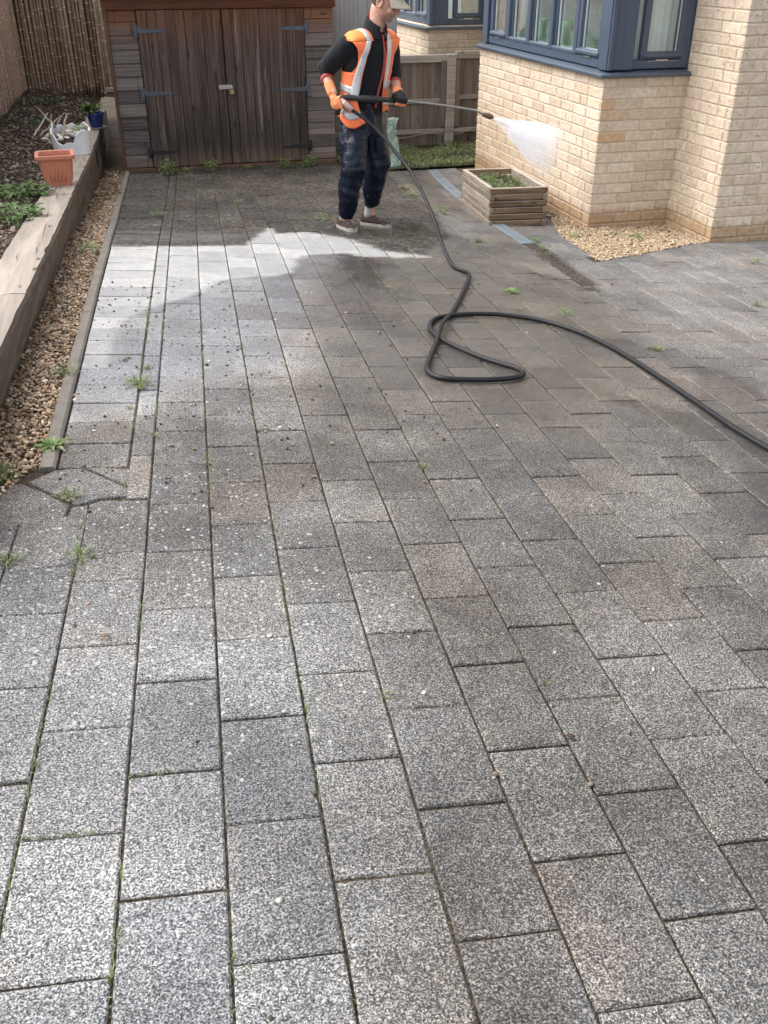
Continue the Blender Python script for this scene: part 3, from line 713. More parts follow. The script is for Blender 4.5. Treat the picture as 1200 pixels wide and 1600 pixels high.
def mat_glass():
    t = NT('window_glass')
    lw = t.n.new('ShaderNodeFresnel'); lw.inputs['IOR'].default_value = 1.55
    gl = t.n.new('ShaderNodeBsdfGlossy'); gl.inputs['Roughness'].default_value = .015; gl.inputs['Color'].default_value = (.95, .98, 1, 1)
    tr = t.n.new('ShaderNodeBsdfTransparent'); tr.inputs['Color'].default_value = (.93, .97, .96, 1)
    mx = t.n.new('ShaderNodeMixShader'); f = t.math('MULTIPLY_ADD', lw.outputs[0], .55, .05, clamp=True)
    t.l.new(f, mx.inputs[0]); t.l.new(tr.outputs[0], mx.inputs[1]); t.l.new(gl.outputs[0], mx.inputs[2]); t.l.new(mx.outputs[0], t.out.inputs['Surface'])
    return t.m
M_GLASS = mat_glass()

house = empty('brick_house', (.34, 1.2, 0)); 
tag(house, 'buff brick house with dark blue framed bay windows beside the drive', 'house')
BH, BL, JT = .075, .225, .0085
def bricks(mb, o, d, n, L, z0, courses, phase=0, special=None, inset=.0018, c0=False, c1=False):
    """stretcher bond laid as single bricks: o start, d along the wall, n outward normal"""
    d = Vector(d).normalized(); n = Vector(n).normalized(); o = Vector(o); R = Matrix((d, -n, Vector((0, 0, 1)))).transposed()
    for c in range(courses):
        z = z0 + c * BH; s = -(BL / 2 if (c + phase) % 2 else 0); i = 0
        while s < L - .01:
            ln = BL
            if special is None and RND.random() < .10: ln = BL / 2
            a, b = max(0, s), min(L, s + ln)
            if b - a > .025:
                a2 = a + (JT / 2 if a > 0 else (-.02 if c0 else inset)); b2 = b - (JT / 2 if b < L else (-.02 if c1 else inset))
                tv = .12 + .82 * RND.random()
                if special and (c, i) in special: tv = special[(c, i)]
                mb.tone(tv); off = RND.uniform(-.0015, .0015); jz = RND.uniform(-.0012, .0012)
                mb.box(o + d * ((a2 + b2) / 2) - n * (.03 - off) + Vector((0, 0, z + BH / 2 + jz)), (b2 - a2, .06, BH - JT + RND.uniform(-.001, .001)),
                       R @ Matrix.Rotation(RND.uniform(-.004, .004), 3, 'Y'), .0045, 0); i += 1
            s += ln
    mb.tone(.5); top = z0 + courses * BH                             # bed of mortar behind the brick faces
    a, b, e = o - n * .0075, o + d * L - n * .0075, -n * .09
    q = [a + d * (-.03 if c0 else .009), b - d * (-.03 if c1 else .009)]
    vs = [q[0] + Vector((0, 0, z0 - .2)), q[1] + Vector((0, 0, z0 - .2)), q[1] + Vector((0, 0, top)), q[0] + Vector((0, 0, top))]
    vs += [p + e for p in vs]
    mb.add(vs, [(0, 1, 2, 3), (7, 6, 5, 4), (3, 2, 6, 7), (0, 4, 5, 1), (1, 5, 6, 2), (4, 0, 3, 7)], 1)
W0, D0, L0 = .683, -.628, 2.60
mb = MB()
Z0 = 0.0
bricks(mb, (0, L0, Z0), (0, -1, 0), (-1, 0, 0), L0, 0, 15, 0)
bricks(mb, (0, 0, Z0), (1, 0, 0), (0, -1, 0), W0, 0, 15, 1, special={(14, 0): .5, (12, 0): .03, (11, 0): .045, (9, 0): .03, (10, 0): .2, (1, 0): .1, (0, 0): .1}, c1=True)
bricks(mb, (W0, L0 + .002, Z0), (-1, 0, 0), (0, 1, 0), W0, 0, 15, 0)
bricks(mb, (W0, 0, Z0), (0, -1, 0), (-1, 0, 0), -D0, 0, 34, 0, c0=True)
bricks(mb, (W0, D0, Z0), (1, 0, 0), (0, -1, 0), 2.2, 0, 34, 1)
bricks(mb, (W0, 4.25, Z0), (0, -1, 0), (-1, 0, 0), 4.25 - L0, 0, 34, 0)
Y2, ZS2 = 4.25, 1.125
bricks(mb, (0, Y2 + 2.6, .04), (0, -1, 0), (-1, 0, 0), 2.6, .04, 15, 0)
bricks(mb, (0, Y2, .04), (1, 0, 0), (0, -1, 0), W0, .04, 15, 1, c1=True)
wall = mb.build('wall', [M_BRICK, M_MORTAR]); world_part(wall, house)
mb = MB(); mb.tone(.5)                                              # the storey above and the backs of the bays, out of the picture's sight
mb.box((W0 + 1.6, 2.9, 3.9), (3.19, 7.05, 2.7), None, .0)
mb.box((W0 + 2.4, 2.9, 1.2), (1.6, 7.0, 2.6), None, .0)
up = mb.build('upper_wall', M_BRICK); world_part(up, house)
for yb_, zb_ in ((1.3, 2.42), (Y2 + 1.3, 2.46)): mb = MB(); mb.box((.37, yb_, zb_), (.80, 2.72, .10), None, .01); world_part(mb.build('bay_roof', M_FRAME), house)
mb = MB(); mb.tone(.5)
mb.box((1.60, 3.0, .46), (1.70, 6.9, .06)); mb.box((1.50, .12, 1.7), (1.7, .04, 2.4)); mb.box((1.50, 4.10, 1.7), (1.7, .04, 2.4)); mb.box((1.2, 3.2, 2.5), (2.2, 6.9, .04))
world_part(mb.build('room_shell', M_ROOM), house)

def bay(y0, zs, L, front, name='bay_window', blind=True):
    """bay glazing over a brick base whose outer corner stands at x=0, y=y0; zs = top of the brickwork"""
    z0, z1 = zs + .045, zs + 1.22
    b = MB(); b.tone(.5)
    b.box((.075, y0 + .075, (z0 + z1) / 2), (.13, .13, z1 - z0), None, .004)                       # corner post, boarded
    b.box((.035, y0 + .045, (z0 + z1) / 2), (.030, .112, z1 - z0), None, .003)
    b.box((.175, y0 + .055, (z0 + z1) / 2), (.095, .10, z1 - z0), None, .004)
    b.box((.066, y0 + L - .06, (z0 + z1) / 2), (.10, .12, z1 - z0), None, .004)
    for zz in (z0 + .03, z1 - .03):
        b.box((.07, y0 + L / 2 + .01, zz), (.066, L - .262, .06), None, .004); b.box((W0 / 2 + .105, y0 + .07, zz), (W0 - .235, .066, .06), None, .004)
    b.box((W0 - .035, y0 + .068, (z0 + z1) / 2), (.07, .072, z1 - z0), None, .004)
    ya, yb = y0 + .14, y0 + L - .12; n = 5; pw = (yb - ya) / n
    for i in range(1, n): b.box((.072, ya + i * pw, (z0 + z1) / 2), (.086, .058, z1 - z0 - .122), None, .004)
    fr = b.build(name, M_FRAME); world_part(fr, house)
    s = MB(); s.tone(.5)                                             # sloping sill with a dark nose
    def sill_ring(off, z): return [Vector((-off, y0 + L + off * .6, z)), Vector((-off, y0 - off, z)), Vector((W0 - .002, y0 - off, z))]
    inner = [Vector((.10, y0 + L + .03, 0)), Vector((.10, y0 + .10, 0)), Vector((W0 - .002, y0 + .10, 0))]
    prof = [(.010, zs + .002), (.040, zs + .002), (.043, zs + .005), (.043, zs + .020), (.040, zs + .024)]
    R = [sill_ring(o, z) for o, z in prof] + [[p + Vector((0, 0, zs + .044)) for p in inner], [p + Vector((0, 0, zs + .002)) for p in inner]]
    R = [[R[k][i] for k in range(len(R))] for i in range(3)]
    s.loft(R, smooth=False); si = s.build('sill', M_FRAME_L); si.parent = fr; si.matrix_parent_inverse = fr.matrix_world.inverted()
    def casement(c, w, dirx, opening):
        """c: centre of the light; dirx: along the wall; a sash with glass, or a fixed pane"""
        d = Vector(dirx); nrm = Vector((-1, 0, 0)) if abs(d.y) > .5 else Vector((0, -1, 0)); R3 = Matrix((d, -nrm, Vector((0, 0, 1)))).transposed()
        m = MB(); m.tone(.5); hz = z1 - z0 - .124; zc = (z0 + z1) / 2; fw = .048 if opening else .020; dep = .05 if opening else .03
        o = Vector((c[0], c[1], zc)) + nrm * (.012 if opening else 0)
        for sg in (-1, 1):
            m.box(o + d * sg * (w / 2 - fw / 2), (fw, dep, hz - .004), R3, .004)
            m.box(o + Vector((0, 0, sg * (hz / 2 - .002 - fw / 2))), (w - 2 * fw, dep, fw), R3, .004)
        ob = m.build('casement', M_FRAME); ob.parent = fr; ob.matrix_parent_inverse = fr.matrix_world.inverted()
        m = MB(); m.tone(.5)
        m.box(o + nrm * .026 + Vector((0, 0, -hz / 2 + fw * .55)), (w - (.03 if opening else -.002), .03, .030), R3, .008)     # drip rail
        dr = m.build('drip_rail', M_FRAME_L); dr.parent = fr; dr.matrix_parent_inverse = fr.matrix_world.inverted()
        m = MB(); m.tone(.5); g = o - nrm * .012
        for sg in (-1, 1):
            m.box(g + d * sg * (w / 2 - fw - .006) + nrm * .004, (.011, .012, hz - 2 * fw), R3, .002)
        be = m.build('glazing_bead', M_SEAL); be.parent = fr; be.matrix_parent_inverse = fr.matrix_world.inverted()
        m = MB(); m.box(g, (w - 2 * fw + .01, .006, hz - 2 * fw + .01), R3)
        pn = m.build('pane', M_GLASS); pn.parent = fr; pn.matrix_parent_inverse = fr.matrix_world.inverted()
        if opening:
            m = MB(); m.box(o + nrm * .0285 + Vector((0, 0, -hz / 2 - .004)), (.10, .008, .010), R3, .002)
            m.box(o + nrm * .012 + d * .03 + Vector((0, 0, -hz / 2 - .012)), (w * .8, .02, .004), R3, .001)
            st = m.build('vent_stay', M_CHROME); st.parent = fr; st.matrix_parent_inverse = fr.matrix_world.inverted()
    for i in range(n): casement((.072, ya + (i + .5) * pw), pw - .062, (0, 1, 0), i in (0, n - 1))
    casement((W0 / 2 + .125, y0 + .07), W0 - .235 - .10, (1, 0, 0), True)
    return fr
bay1 = bay(0, 1.125, L0, True)
bay2 = bay(Y2, 1.165, 2.6, True, 'bay_window')

# behind the panes: net curtain; blinds and green shape added in place of reflections
for y0 in (0, Y2):
    mb = MB()
    for i in range(30):
        y = y0 + .16 + i * .082; mb.tone(); mb.box((.40, y, 1.85), (.004, .080, 1.32), Matrix.Rotation(.30 + RND.uniform(-.06, .06), 3, 'Z'), 0)
    world_part(mb.build('stand_in_blind_slats', M_BLIND), house)  # slats added to give the panes their pale reflected tone
mb = MB(); mb.tone(.5); xs = np.linspace(.20, .62, 40)
mb.loft([[Vector((x, .17 + .010 * math.sin(x * 120), z)) for x in xs] for z in (1.2, 1.6, 2.3)], closed=False, caps=False)
world_part(mb.build('net_curtain', M_BLIND), house)
reflection_stand_in = empty('reflection_stand_in', (.30, 1.45, .62)); tag(reflection_stand_in, 'pale green arched shape added to stand in for a reflection in the near bay window', 'reflection_stand_in')  # added shape in place of a green reflection on the glass
M_STAND_IN = mat_plain('pale_green_stand_in', (.62, .84, .64), .9, .08, 60, .2)
mb = MB(); mb.tone(.5)
def arch(q): return .62 + .80 * max(.05, 1 - abs(q) ** 3.2) ** .5
mb.loft([[Vector((.17 + dx, 1.45 + .95 * q * k, .62 + (arch(q * .995) - .62) * a2)) for dx, a2, k in ((0, 0, 1), (0, .96, .99), (.04, 1, .97), (.12, 1, .97), (.16, .96, .99), (.16, 0, 1))] for q in np.linspace(-1, 1, 25)])
world_part(mb.build('stand_in_arch', M_STAND_IN), reflection_stand_in)
mb = MB(); mb.box((.60, 1.45, .72), (.50, 1.7, .22), None, .05); world_part(mb.build('stand_in_base', M_STAND_IN), reflection_stand_in)

# ------------------------------------------------------------------ wooden shed
M_DOOR = mat_wood('shed_door_boards', (.020, .014, .012), (.150, .112, .098), 'z', 1.0, .72,
                  zramp=[(.98, 1.48, (.26, .105, .050), .70), (.72, .30, (.060, .047, .043), .75), (.24, -.02, (.24, .165, .115), .75)], tone=.3, silver=(.30, .26, .245))
M_CLAD = mat_wood('shed_cladding', (.058, .048, .046), (.25, .215, .20), 'x', 1.0, .78,
                  zramp=[(1.12, 1.42, (.27, .115, .058), .92), (.2, -.05, (.20, .135, .095), .7)], tone=.55)
M_FASC = mat_wood('shed_fascia', (.075, .026, .014), (.19, .070, .036), 'x', 1.0, .6, knots=False, tone=.3)
M_TRIMV = mat_wood('shed_corner_trim', (.09, .05, .03), (.23, .13, .085), 'z', 1.0, .75, knots=False, tone=.3)
M_GALV = mat_plain('weathered_galvanised_steel', (.10, .125, .165), .5, .25, 70, .15, metallic=.6)
M_BLACKIRON = mat_plain('black_iron', (.022, .022, .025), .5, .2, 70, .15, metallic=.3)
M_BRASS = mat_plain('padlock_brass', (.52, .42, .24), .35, .12, 60, .1, metallic=.9)
M_DARK = mat_plain('dark_felt', (.02, .02, .02), .9, .2)  # near-black roofing felt
shed = empty('wooden_shed', (-2.335, 3.43, 0)); tag(shed, 'dark weathered wooden shed with double doors at the end of the drive', 'shed')
SX0, SX1, DX0, DX1, SY, ST_ = -3.425, -1.25, -3.142, -1.542, 3.43, 1.44
mb = MB()
for x0, x1 in ((SX0 + .018, DX0 - .002), (DX1 + .002, SX1)):
    z = .03; k = 0
    while z < ST_ - .02:
        h = .119; mb.tone(); j = RND.uniform(-.002, .002)
        splits = [x0, x1] if RND.random() < .7 else [x0, x0 + (x1 - x0) * RND.choice((.25, .8)), x1]
        for a, b in zip(splits[:-1], splits[1:]):
            rot = Matrix.Rotation(-.055, 3, 'X')
            mb.box(((a + b) / 2, SY + .014 + j, z + h / 2), (b - a - .0015, .018, h - .003), rot, .004)
        z += h
mb.tone(.3); mb.box(((SX0 + SX1) / 2, SY + .65, .74), (SX1 - SX0 - .05, 1.2, 1.42), None, .0)
for x in (SX0 + .012, SX1 - .010):                                   # side cladding
    z = .03
    while z < 1.5:
        mb.tone(); mb.box((x + (.004 if x < -2 else -.004), SY + .68, z + .058), (.018, 1.22, .116), Matrix.Rotation(.05 if x < -2 else -.05, 3, 'Y'), .004); z += .119
world_part(mb.build('wall', M_CLAD), shed)
mb = MB(); mb.tone(.2); mb.box((SX0 + .004, SY - .004, .75), (.026, .05, 1.46), None, .004); world_part(mb.build('corner_trim', M_TRIMV), shed)
mb = MB(); mb.tone(.5); mb.box(((SX0 + SX1) / 2, SY - .012, ST_ + .075), (SX1 - SX0 + .04, .03, .15), None, .004); world_part(mb.build('fascia_board', M_FASC), shed)
mb = MB(); mb.tone(.5)
rot = Matrix.Rotation(.09, 3, 'X'); mb.box(((SX0 + SX1) / 2, SY + .62, ST_ + .21), (SX1 - SX0 + .14, 1.55, .03), rot, .004); world_part(mb.build('roof', M_DARK), shed)
mb = MB(); mb.tone(.3); mb.box(((SX0 + SX1) / 2 + .02, SY + .02, .0), (SX1 - SX0 - .02, .05, .05), None, .005); world_part(mb.build('base_rail', M_TRIMV), shed)
XM = -2.345
def door(x0, x1):
    mb = MB(); n = 9; w = (x1 - x0) / n
    for i in range(n):
        mb.tone(); j = RND.uniform(-.002, .002); zb = .03 + RND.uniform(-.004, .006)
        mb.box((x0 + (i + .5) * w, SY - .006 + j, (zb + ST_ - .006) / 2), (w - .0022, .022, ST_ - .006 - zb), None, .0045)
    o = mb.build('door', M_DOOR); world_part(o, shed); return o
dl = door(DX0 + .004, XM - .005); dr = door(XM + .005, DX1 - .004)
def hinge(xp, z, sgn, mat, par, L=.27):
    mb = MB(); mb.tone(.5); y = SY - .020
    mb.box((xp - sgn * .018, y, z), (.034, .006, .105), None, .001)
    a, b = xp + sgn * .006, xp + sgn * L
    vs = [(a, y - .003, z - .022), (b, y - .003, z - .008), (b, y - .003, z + .008), (a, y - .003, z + .022)]
    vs += [(x, y + .003, zz) for x, _, zz in vs]
    f = [(0, 1, 2, 3), (7, 6, 5, 4), (0, 4, 5, 1), (1, 5, 6, 2), (2, 6, 7, 3), (3, 7, 4, 0)]
    mb.add(vs, f if sgn > 0 else [tuple(reversed(q)) for q in f])
    mb.tube([(xp, y - .004, z - .045), (xp, y - .004, z + .045)], .007, 8)
    for t in (.12, .45, .8): mb.tube([(a + (b - a) * t, y - .006, z), (a + (b - a) * t, y - .002, z)], .004, 6)
    o = mb.build('hinge', mat); o.parent = par; o.matrix_parent_inverse = par.matrix_world.inverted(); return o
bpy.context.view_layer.update()
for z, m in ((1.262, M_GALV), (.715, M_GALV), (.172, M_BLACKIRON)):
    h = hinge(DX0, z, 1, m, dl); h['label'] = 'blue grey strap hinge' if m is M_GALV else 'black strap hinge'
    h = hinge(DX1, z, -1, m, dr); h['label'] = 'blue grey strap hinge' if m is M_GALV else 'black strap hinge'
mb = MB(); mb.tone(.5); mb.box((XM - .02, SY - .0215, .755), (.115, .006, .040), None, .001); mb.box((XM + .04, SY - .026, .755), (.03, .010, .034), None, .001)
mb.tube([(XM + .045 + .016 * math.cos(a), SY - .030, .735 + .022 * math.sin(a)) for a in np.linspace(0, PI, 9)], .004, 6)
hp = mb.build('hasp', M_CHROME); hp.parent = dl; hp.matrix_parent_inverse = dl.matrix_world.inverted()
mb = MB(); mb.tone(.5); mb.box((XM + .045, SY - .030, .708), (.042, .018, .042), None, .004); pk = mb.build('padlock', M_BRASS); pk.parent = dl; pk.matrix_parent_inverse = dl.matrix_world.inverted()

# ------------------------------------------------------------------ fences
M_FENCE = mat_wood('grey_brown_fence', (.10, .078, .062), (.28, .235, .198), 'z', .8, .82, zramp=[(.35, .0, (.16, .128, .104), .7)], tone=.4)
M_FRAIL = mat_wood('fence_rail', (.20, .18, .155), (.46, .42, .375), 'x', .8, .82, tone=.35)
M_FTALL = mat_wood('silver_grey_fence', (.25, .25, .255), (.46, .465, .475), 'z', .8, .85, knots=False, tone=.35)
fence = empty('low_fence', (0, 4.07, 0)); tag(fence, 'low weathered board fence with capping rail between the shed and the near bay window', 'fence')
FY = 4.07
def panel(x0, x1, top, mid):
    mb = MB(); x = x0
    while x < x1 - .02:
        w = min(.108, x1 - x); mb.tone(); mb.box((x + w / 2, FY + .006 + RND.uniform(-.002, .002), (top + .13) / 2), (w - .003, .016, top - .15), None, .003); x += w
    o = mb.build('board_panel', M_FENCE); world_part(o, fence)
    for zz, dd, hh in ((top - .025, .055, .075), (mid, .036, .045), (.155, .036, .045)):
        mb = MB(); mb.tone(); mb.box(((x0 + x1) / 2, FY - .017, zz), (x1 - x0, dd, hh), None, .004); o = mb.build('rail', M_FRAIL); world_part(o, fence)
    mb = MB(); mb.tone(); mb.box(((x0 + x1) / 2, FY + .004, .065), (x1 - x0, .028, .13), None, .004); o = mb.build('gravel_board', M_FENCE); world_part(o, fence)
panel(-1.22, .150, .925, .47); panel(.258, .66, .955, .50)
mb = MB(); mb.tone(); mb.box((.204, FY - .006, .47), (.105, .10, .94), None, .006); o = mb.build('post', M_FRAIL); world_part(o, fence)
for bx_, bw_ in ((.112, .06), (.285, .045)): mb = MB(); mb.tone(); mb.box((bx_, FY - .041, .54), (bw_, .012, .68), None, .003); o = mb.build('batten', M_FENCE); world_part(o, fence)
tall = empty('tall_fence', (-.9, 4.5, 0)); tag(tall, 'tall silver grey fence of vertical boards behind the person beside the shed', 'fence')
mb = MB(); x = -1.3
while x < -.40:
    mb.tone(); mb.box((x + .0475, 4.55, .98), (.092, .018, 1.95), None, .003); x += .095
world_part(mb.build('board_panel', M_FTALL), tall)
mb = MB(); mb.tone(.4); mb.box((-.33, 4.56, 1.02), (.09, .09, 2.05), None, .006); world_part(mb.build('post', M_FTALL), tall)
cable = MB(); cable.tone(.5)
cable.tube([(-.9 + i * .06, FY - .037 - .002 * (i % 2), .115 + .018 * math.sin(i * .55) + (.0011 * max(0, i - 16) ** 2)) for i in range(26)], .004, 6)
tag(cable.build('cable', mat_plain('beige_flex', (.42, .36, .30), .6, .1)), 'thin pale cable running along the foot of the low board fence', 'cable')

def mat_cane(name, a, b, c):
    t = NT(name); v = t.co((40, 40, 3)); n = t.noise(v, 1, 4, .6); t2 = t.tone()
    col = t.mix(t2, a, b); col = t.mix(t.ss(n, .3, .75), t.mix(1.0, col, (.6, .58, .56), 'MULTIPLY'), col)
    w = t.co((1, 1, 1)); sp = t.noise(w, 24, 3); col = t.mix(t.ss(sp, .62, .72, 0, .35), col, c)
    t.set(Base_Color=col, Roughness=.55); t.bump(n, .3, .003); return t.m
M_CANE = mat_cane('bamboo_cane', (.20, .135, .092), (.52, .385, .275), (.14, .09, .06))
M_CANE_L = mat_cane('reed_cane', (.33, .225, .175), (.52, .385, .30), (.22, .15, .11))
M_NODE = mat_plain('pale_cane_node', (.80, .68, .55), .6, .2, 40, .1)
def cane_screen(name, label, p0, p1, z0, z1, w, mat, nstep, parts_tone):
    """a screen of split canes side by side from p0 to p1, each cane with pale knuckles"""
    p0, p1 = Vector(p0), Vector(p1); d = p1 - p0; L = d.length; d.normalize(); n = Vector((d.y, -d.x, 0))
    if n.y > 0 and abs(d.x) > .5: n = -n
    if n.x < 0 and abs(d.y) > .5: n = -n
    th = empty(name, ((p0 + p1) / 2)); tag(th, label, 'fence', 'cane screens round the raised bed'); mb = MB(); s = 0
    while s < L:
        r = w * RND.uniform(.38, .62); c = p0 + d * (s + r); lean = RND.uniform(-.010, .010); zb = z0 + RND.uniform(-.02, .02) + (p0.z + (p1.z - p0.z) * s / L); zt = z1 + RND.uniform(-.03, .03)
        off = n * RND.uniform(0, .008); mb.tone(); k = 5; rings = []; zs = [zb]; z = zb + RND.uniform(.03, nstep)
        while z < zt - .03:
            zs += [z - .012, z, z + .012]; kz = z; z += nstep * RND.uniform(.8, 1.25)
            q = c + off + d * (lean * (kz - zb))
            kr = [[Vector((q.x, q.y, 0)) + d * (r * 1.06 * math.cos(a)) + n * (r * 1.08 * math.sin(a)) + Vector((0, 0, kz + h)) for a in np.linspace(-.15, PI + .15, 6)] for h in (-.0035, .0035)]
            mb.loft(kr, 1, closed=False, caps=False)
        zs.append(zt)
        for i, zz in enumerate(zs):
            q = c + off + d * (lean * (zz - zb)); rr = r * (1.05 if i % 3 == 2 else .97)
            rings.append([Vector((q.x, q.y, zz)) + d * (rr * math.cos(a)) + n * (rr * math.sin(a)) for a in np.linspace(0, 2 * PI, 9)[:-1]])
        mb.loft(rings, 0, True, True); s += 2 * r + .001
    world_part(mb.build('canes', [mat, M_NODE]), th)
    m2 = MB(); m2.tone(.2); q = (p0 + p1) / 2 - n * .03; R = frame((0, 0, 1), d); m2.box((q.x, q.y, (z0 + z1) / 2 + q.z), (L, .018, z1 - z0), R, .0); world_part(m2.build('backing_board', mat_tones('dark_board', [(.03, .02, .015), (.05, .035, .025)])), th)
cane_screen('bamboo_screen', 'bamboo screen of thick split canes across the back of the raised bed', (-4.50, 6.62, 0), (-3.10, 6.30, 0), .36, 2.35, .042, M_CANE, .17, 0)
cane_screen('bamboo_screen', 'screen of thin reed canes running along the far left side of the raised bed', (-5.02, 0.2, 0), (-4.46, 6.60, 0), .34, 2.35, .024, M_CANE_L, .20, 0)

# ------------------------------------------------------------------ sleeper retaining wall of the raised bed
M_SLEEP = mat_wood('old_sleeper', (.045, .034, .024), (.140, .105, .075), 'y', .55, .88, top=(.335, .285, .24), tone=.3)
rw = empty('retaining_wall', (-3.85, -.5, .3)); tag(rw, 'long retaining wall of old timber sleepers holding the raised bed', 'retaining wall')
def sleeper(y0, y1, zoff, h, w, shift):
    mb = MB(); mb.tone(); n = max(4, int((y1 - y0) / .05)); rings = []; ph = RND.random() * 50
    for i in range(n + 1):
        y = y0 + (y1 - y0) * i / n; x = wall_x(y) + shift; zt = wall_z(y) + zoff; k = .004
        def q(dx, dz, s): return Vector((x + dx + k * nz(y * 6, s, ph), y, zt + dz + k * nz(y * 5, s + 9, ph)))
        chip = max(0, nz(y * 6, 3, ph) - .35) * .03
        rings.append([q(0, -h, 0), q(0, -h * .5, 1), q(0, -.020 - chip, 2), q(-.010 - chip, -.002, 3), q(-w * .3, .002, 4), q(-w * .55, -.002, 5), q(-w + .008, 0, 6), q(-w, -.012, 7), q(-w, -h, 8)])
    mb.loft(rings, 0, False); o = mb.build('sleeper', M_SLEEP); world_part(o, rw); return o
for y0, y1 in ((-4.9, -2.62), (-2.615, .0), (.005, 2.62)):
    sleeper(y0, y1, .0, .125, .215, RND.uniform(-.004, .004))
sleeper(2.63, 5.6, -.012, .125, .20, -.02)
for y0, y1, k in ((-4.6, -1.7, 1), (-1.695, .9, 1), (.905, 3.4, 1), (3.405, 5.6, 1)): sleeper(y0, y1, -.13 * k, .12, .20, -.012 + RND.uniform(-.006, .006))
for y0, y1 in ((.2, 2.9), (2.905, 5.6)): sleeper(y0, y1, -.255, .16, .20, -.02)
mb = MB(); 
for i in range(16):                                                # splits along the pale top
    y = RND.uniform(-3.4, 2.2); x = wall_x(y) - RND.uniform(.03, .18); L = RND.uniform(.15, .6)
    pts = [Vector((x + .012 * nz(k * .8, i), y + L * k / 6, wall_z(y + L * k / 6) + .0032 + .0035 * nz((y + L * k / 6) * 5, 13, 0))) for k in range(7)]
    for a, b, wa in zip(pts[:-1], pts[1:], (1, 2, 3, 3, 2, 1)):
        mb.tone(0); mb.add([a + Vector((-.0006 * wa, 0, 0)), a + Vector((.0006 * wa, 0, 0)), b + Vector((.0006 * wa, 0, 0)), b + Vector((-.0006 * wa, 0, 0))], [(0, 1, 2, 3)])
world_part(tag(mb.build('wood_split', mat_tones('split_wood', [(.025, .018, .012), (.05, .04, .03)], .95)), kind='stuff'), rw)
ye = 2.63
mb = MB(); mb.tone(.3); mb.box((wall_x(ye) + .004, ye - .03, wall_z(ye) - .085), (.014, .05, .16), None, .003); world_part(mb.build('joining_strap', M_BLACKIRON), rw)
for k in range(2):                                                 # short boards at the back end of the bed, by the shed
    mb = MB(); mb.tone(); mb.box((-3.30, 6.15 - .03 * k, .40 + .055 * k), (.42, .05, .05), None, .004)
    tag(mb.build('short_board', M_FRAIL), ('lower', 'upper')[k] + ' of two short grey boards at the foot of the bamboo screen', 'board', 'short boards by the bamboo screen')

# ------------------------------------------------------------------ pots on the wall
M_TERRA = mat_plain('terracotta_plastic', (.46, .165, .095), .55, .10, 25, .08)
M_WHITEPOT = mat_plain('broken_white_polystyrene', (.66, .68, .69), .75, .14, 26, .3)
M_BLUE = mat_plain('blue_glaze', (.022, .05, .24), .22, .2, 30, .05, coat=.4)
M_POTSOIL = M_SOIL
def sq_ring(c, hx, hy, z, r, n=5, R=None):
    R = R or Matrix.Identity(3); out = []
    for sx, sy, a0 in ((1, 1, 0), (-1, 1, 90), (-1, -1, 180), (1, -1, 270)):
        for k in range(n):
            a = math.radians(a0 + 90 * k / (n - 1)); out.append(Vector(c) + R @ Vector((sx * (hx - r) + r * math.cos(a), sy * (hy - r) + r * math.sin(a), z)))
    return out
py = .46; px = wall_x(py) - .126; pz = wall_z(py) + .003
R = Matrix.Rotation(.04, 3, 'Z')
pot = empty('plant_pot', (px, py, pz)); tag(pot, 'empty square terracotta coloured pot with fluted sides on the sleeper wall', 'plant pot')
mb = MB(); mb.tone(.5)
rings = []
for hx, z in ((.078, 0), (.080, .006), (.104, .175), (.104, .178), (.122, .180), (.124, .186), (.124, .204), (.118, .209), (.100, .206), (.096, .19), (.072, .02)):
    rings.append([Vector((px, py, pz)) + (p - Vector((0, 0, 0))) for p in sq_ring((0, 0, 0), hx * 1.08, hx * .96, z, .022 if hx < .11 else .028, 5, R)])
mb.loft(rings, 0, False, True); world_part(mb.build('pot_body', M_TERRA), pot)
mb = MB(); mb.tone(.5)
for k in range(5):
    for face in range(4):
        Rf = R @ Matrix.Rotation(face * PI / 2, 3, 'Z'); x = -.056 + k * .028
        a = Vector((px, py, pz)) + Rf @ Vector((x * .85, -.0805 * (.965 if face % 2 == 0 else 1.085), .03)); b = Vector((px, py, pz)) + Rf @ Vector((x, -.0985 * (.965 if face % 2 == 0 else 1.085), .145))
        mb.tube([a, a.lerp(b, .5), b], [.006, .0075, .006], 6)
world_part(mb.build('flutes', M_TERRA), pot)
# broken white planter full of stones and twigs
wy = 2.36; wx = wall_x(wy) - .165; wz = wall_z(wy) + .003
wp = empty('broken_planter', (wx, wy, wz)); tag(wp, 'broken white planter with a jagged rim full of stones on the sleeper wall', 'planter')
mb = MB(); n = 34; mb.tone(.5); R = Matrix.Rotation(-.05, 3, 'Z'); out, inn = [], []
for lay in range(4):
    ro, ri = [], []
    for k in range(n):
        a = 2 * PI * (k + .5) / n; c, s_ = math.cos(a), math.sin(a); e = 4.5
        rr = (abs(c) ** e + abs(s_) ** e) ** (-1 / e)
        hx, hy = .155 + .012 * lay / 3, .26; ht = .185 + .045 * nz(k * .9, 3.3) + .045 * (RND.random() - .5)
        if math.sin(a) < -.7 and -.6 < math.cos(a) < .25: ht *= .62
        z = ht * lay / 3
        ro.append(Vector((wx, wy, wz)) + R @ Vector((hx * rr * c, hy * rr * s_, z))); ri.append(Vector((wx, wy, wz)) + R @ Vector(((hx - .014) * rr * c, (hy - .014) * rr * s_, z)))
        if lay == 3: inn.append(ri[-1])
    out.append(ro)
rings = out + [inn] + [[Vector((p.x, p.y, wz + .02)) for p in inn]]
mb.loft(rings, 0, False, True); world_part(mb.build('shell', M_WHITEPOT), wp)
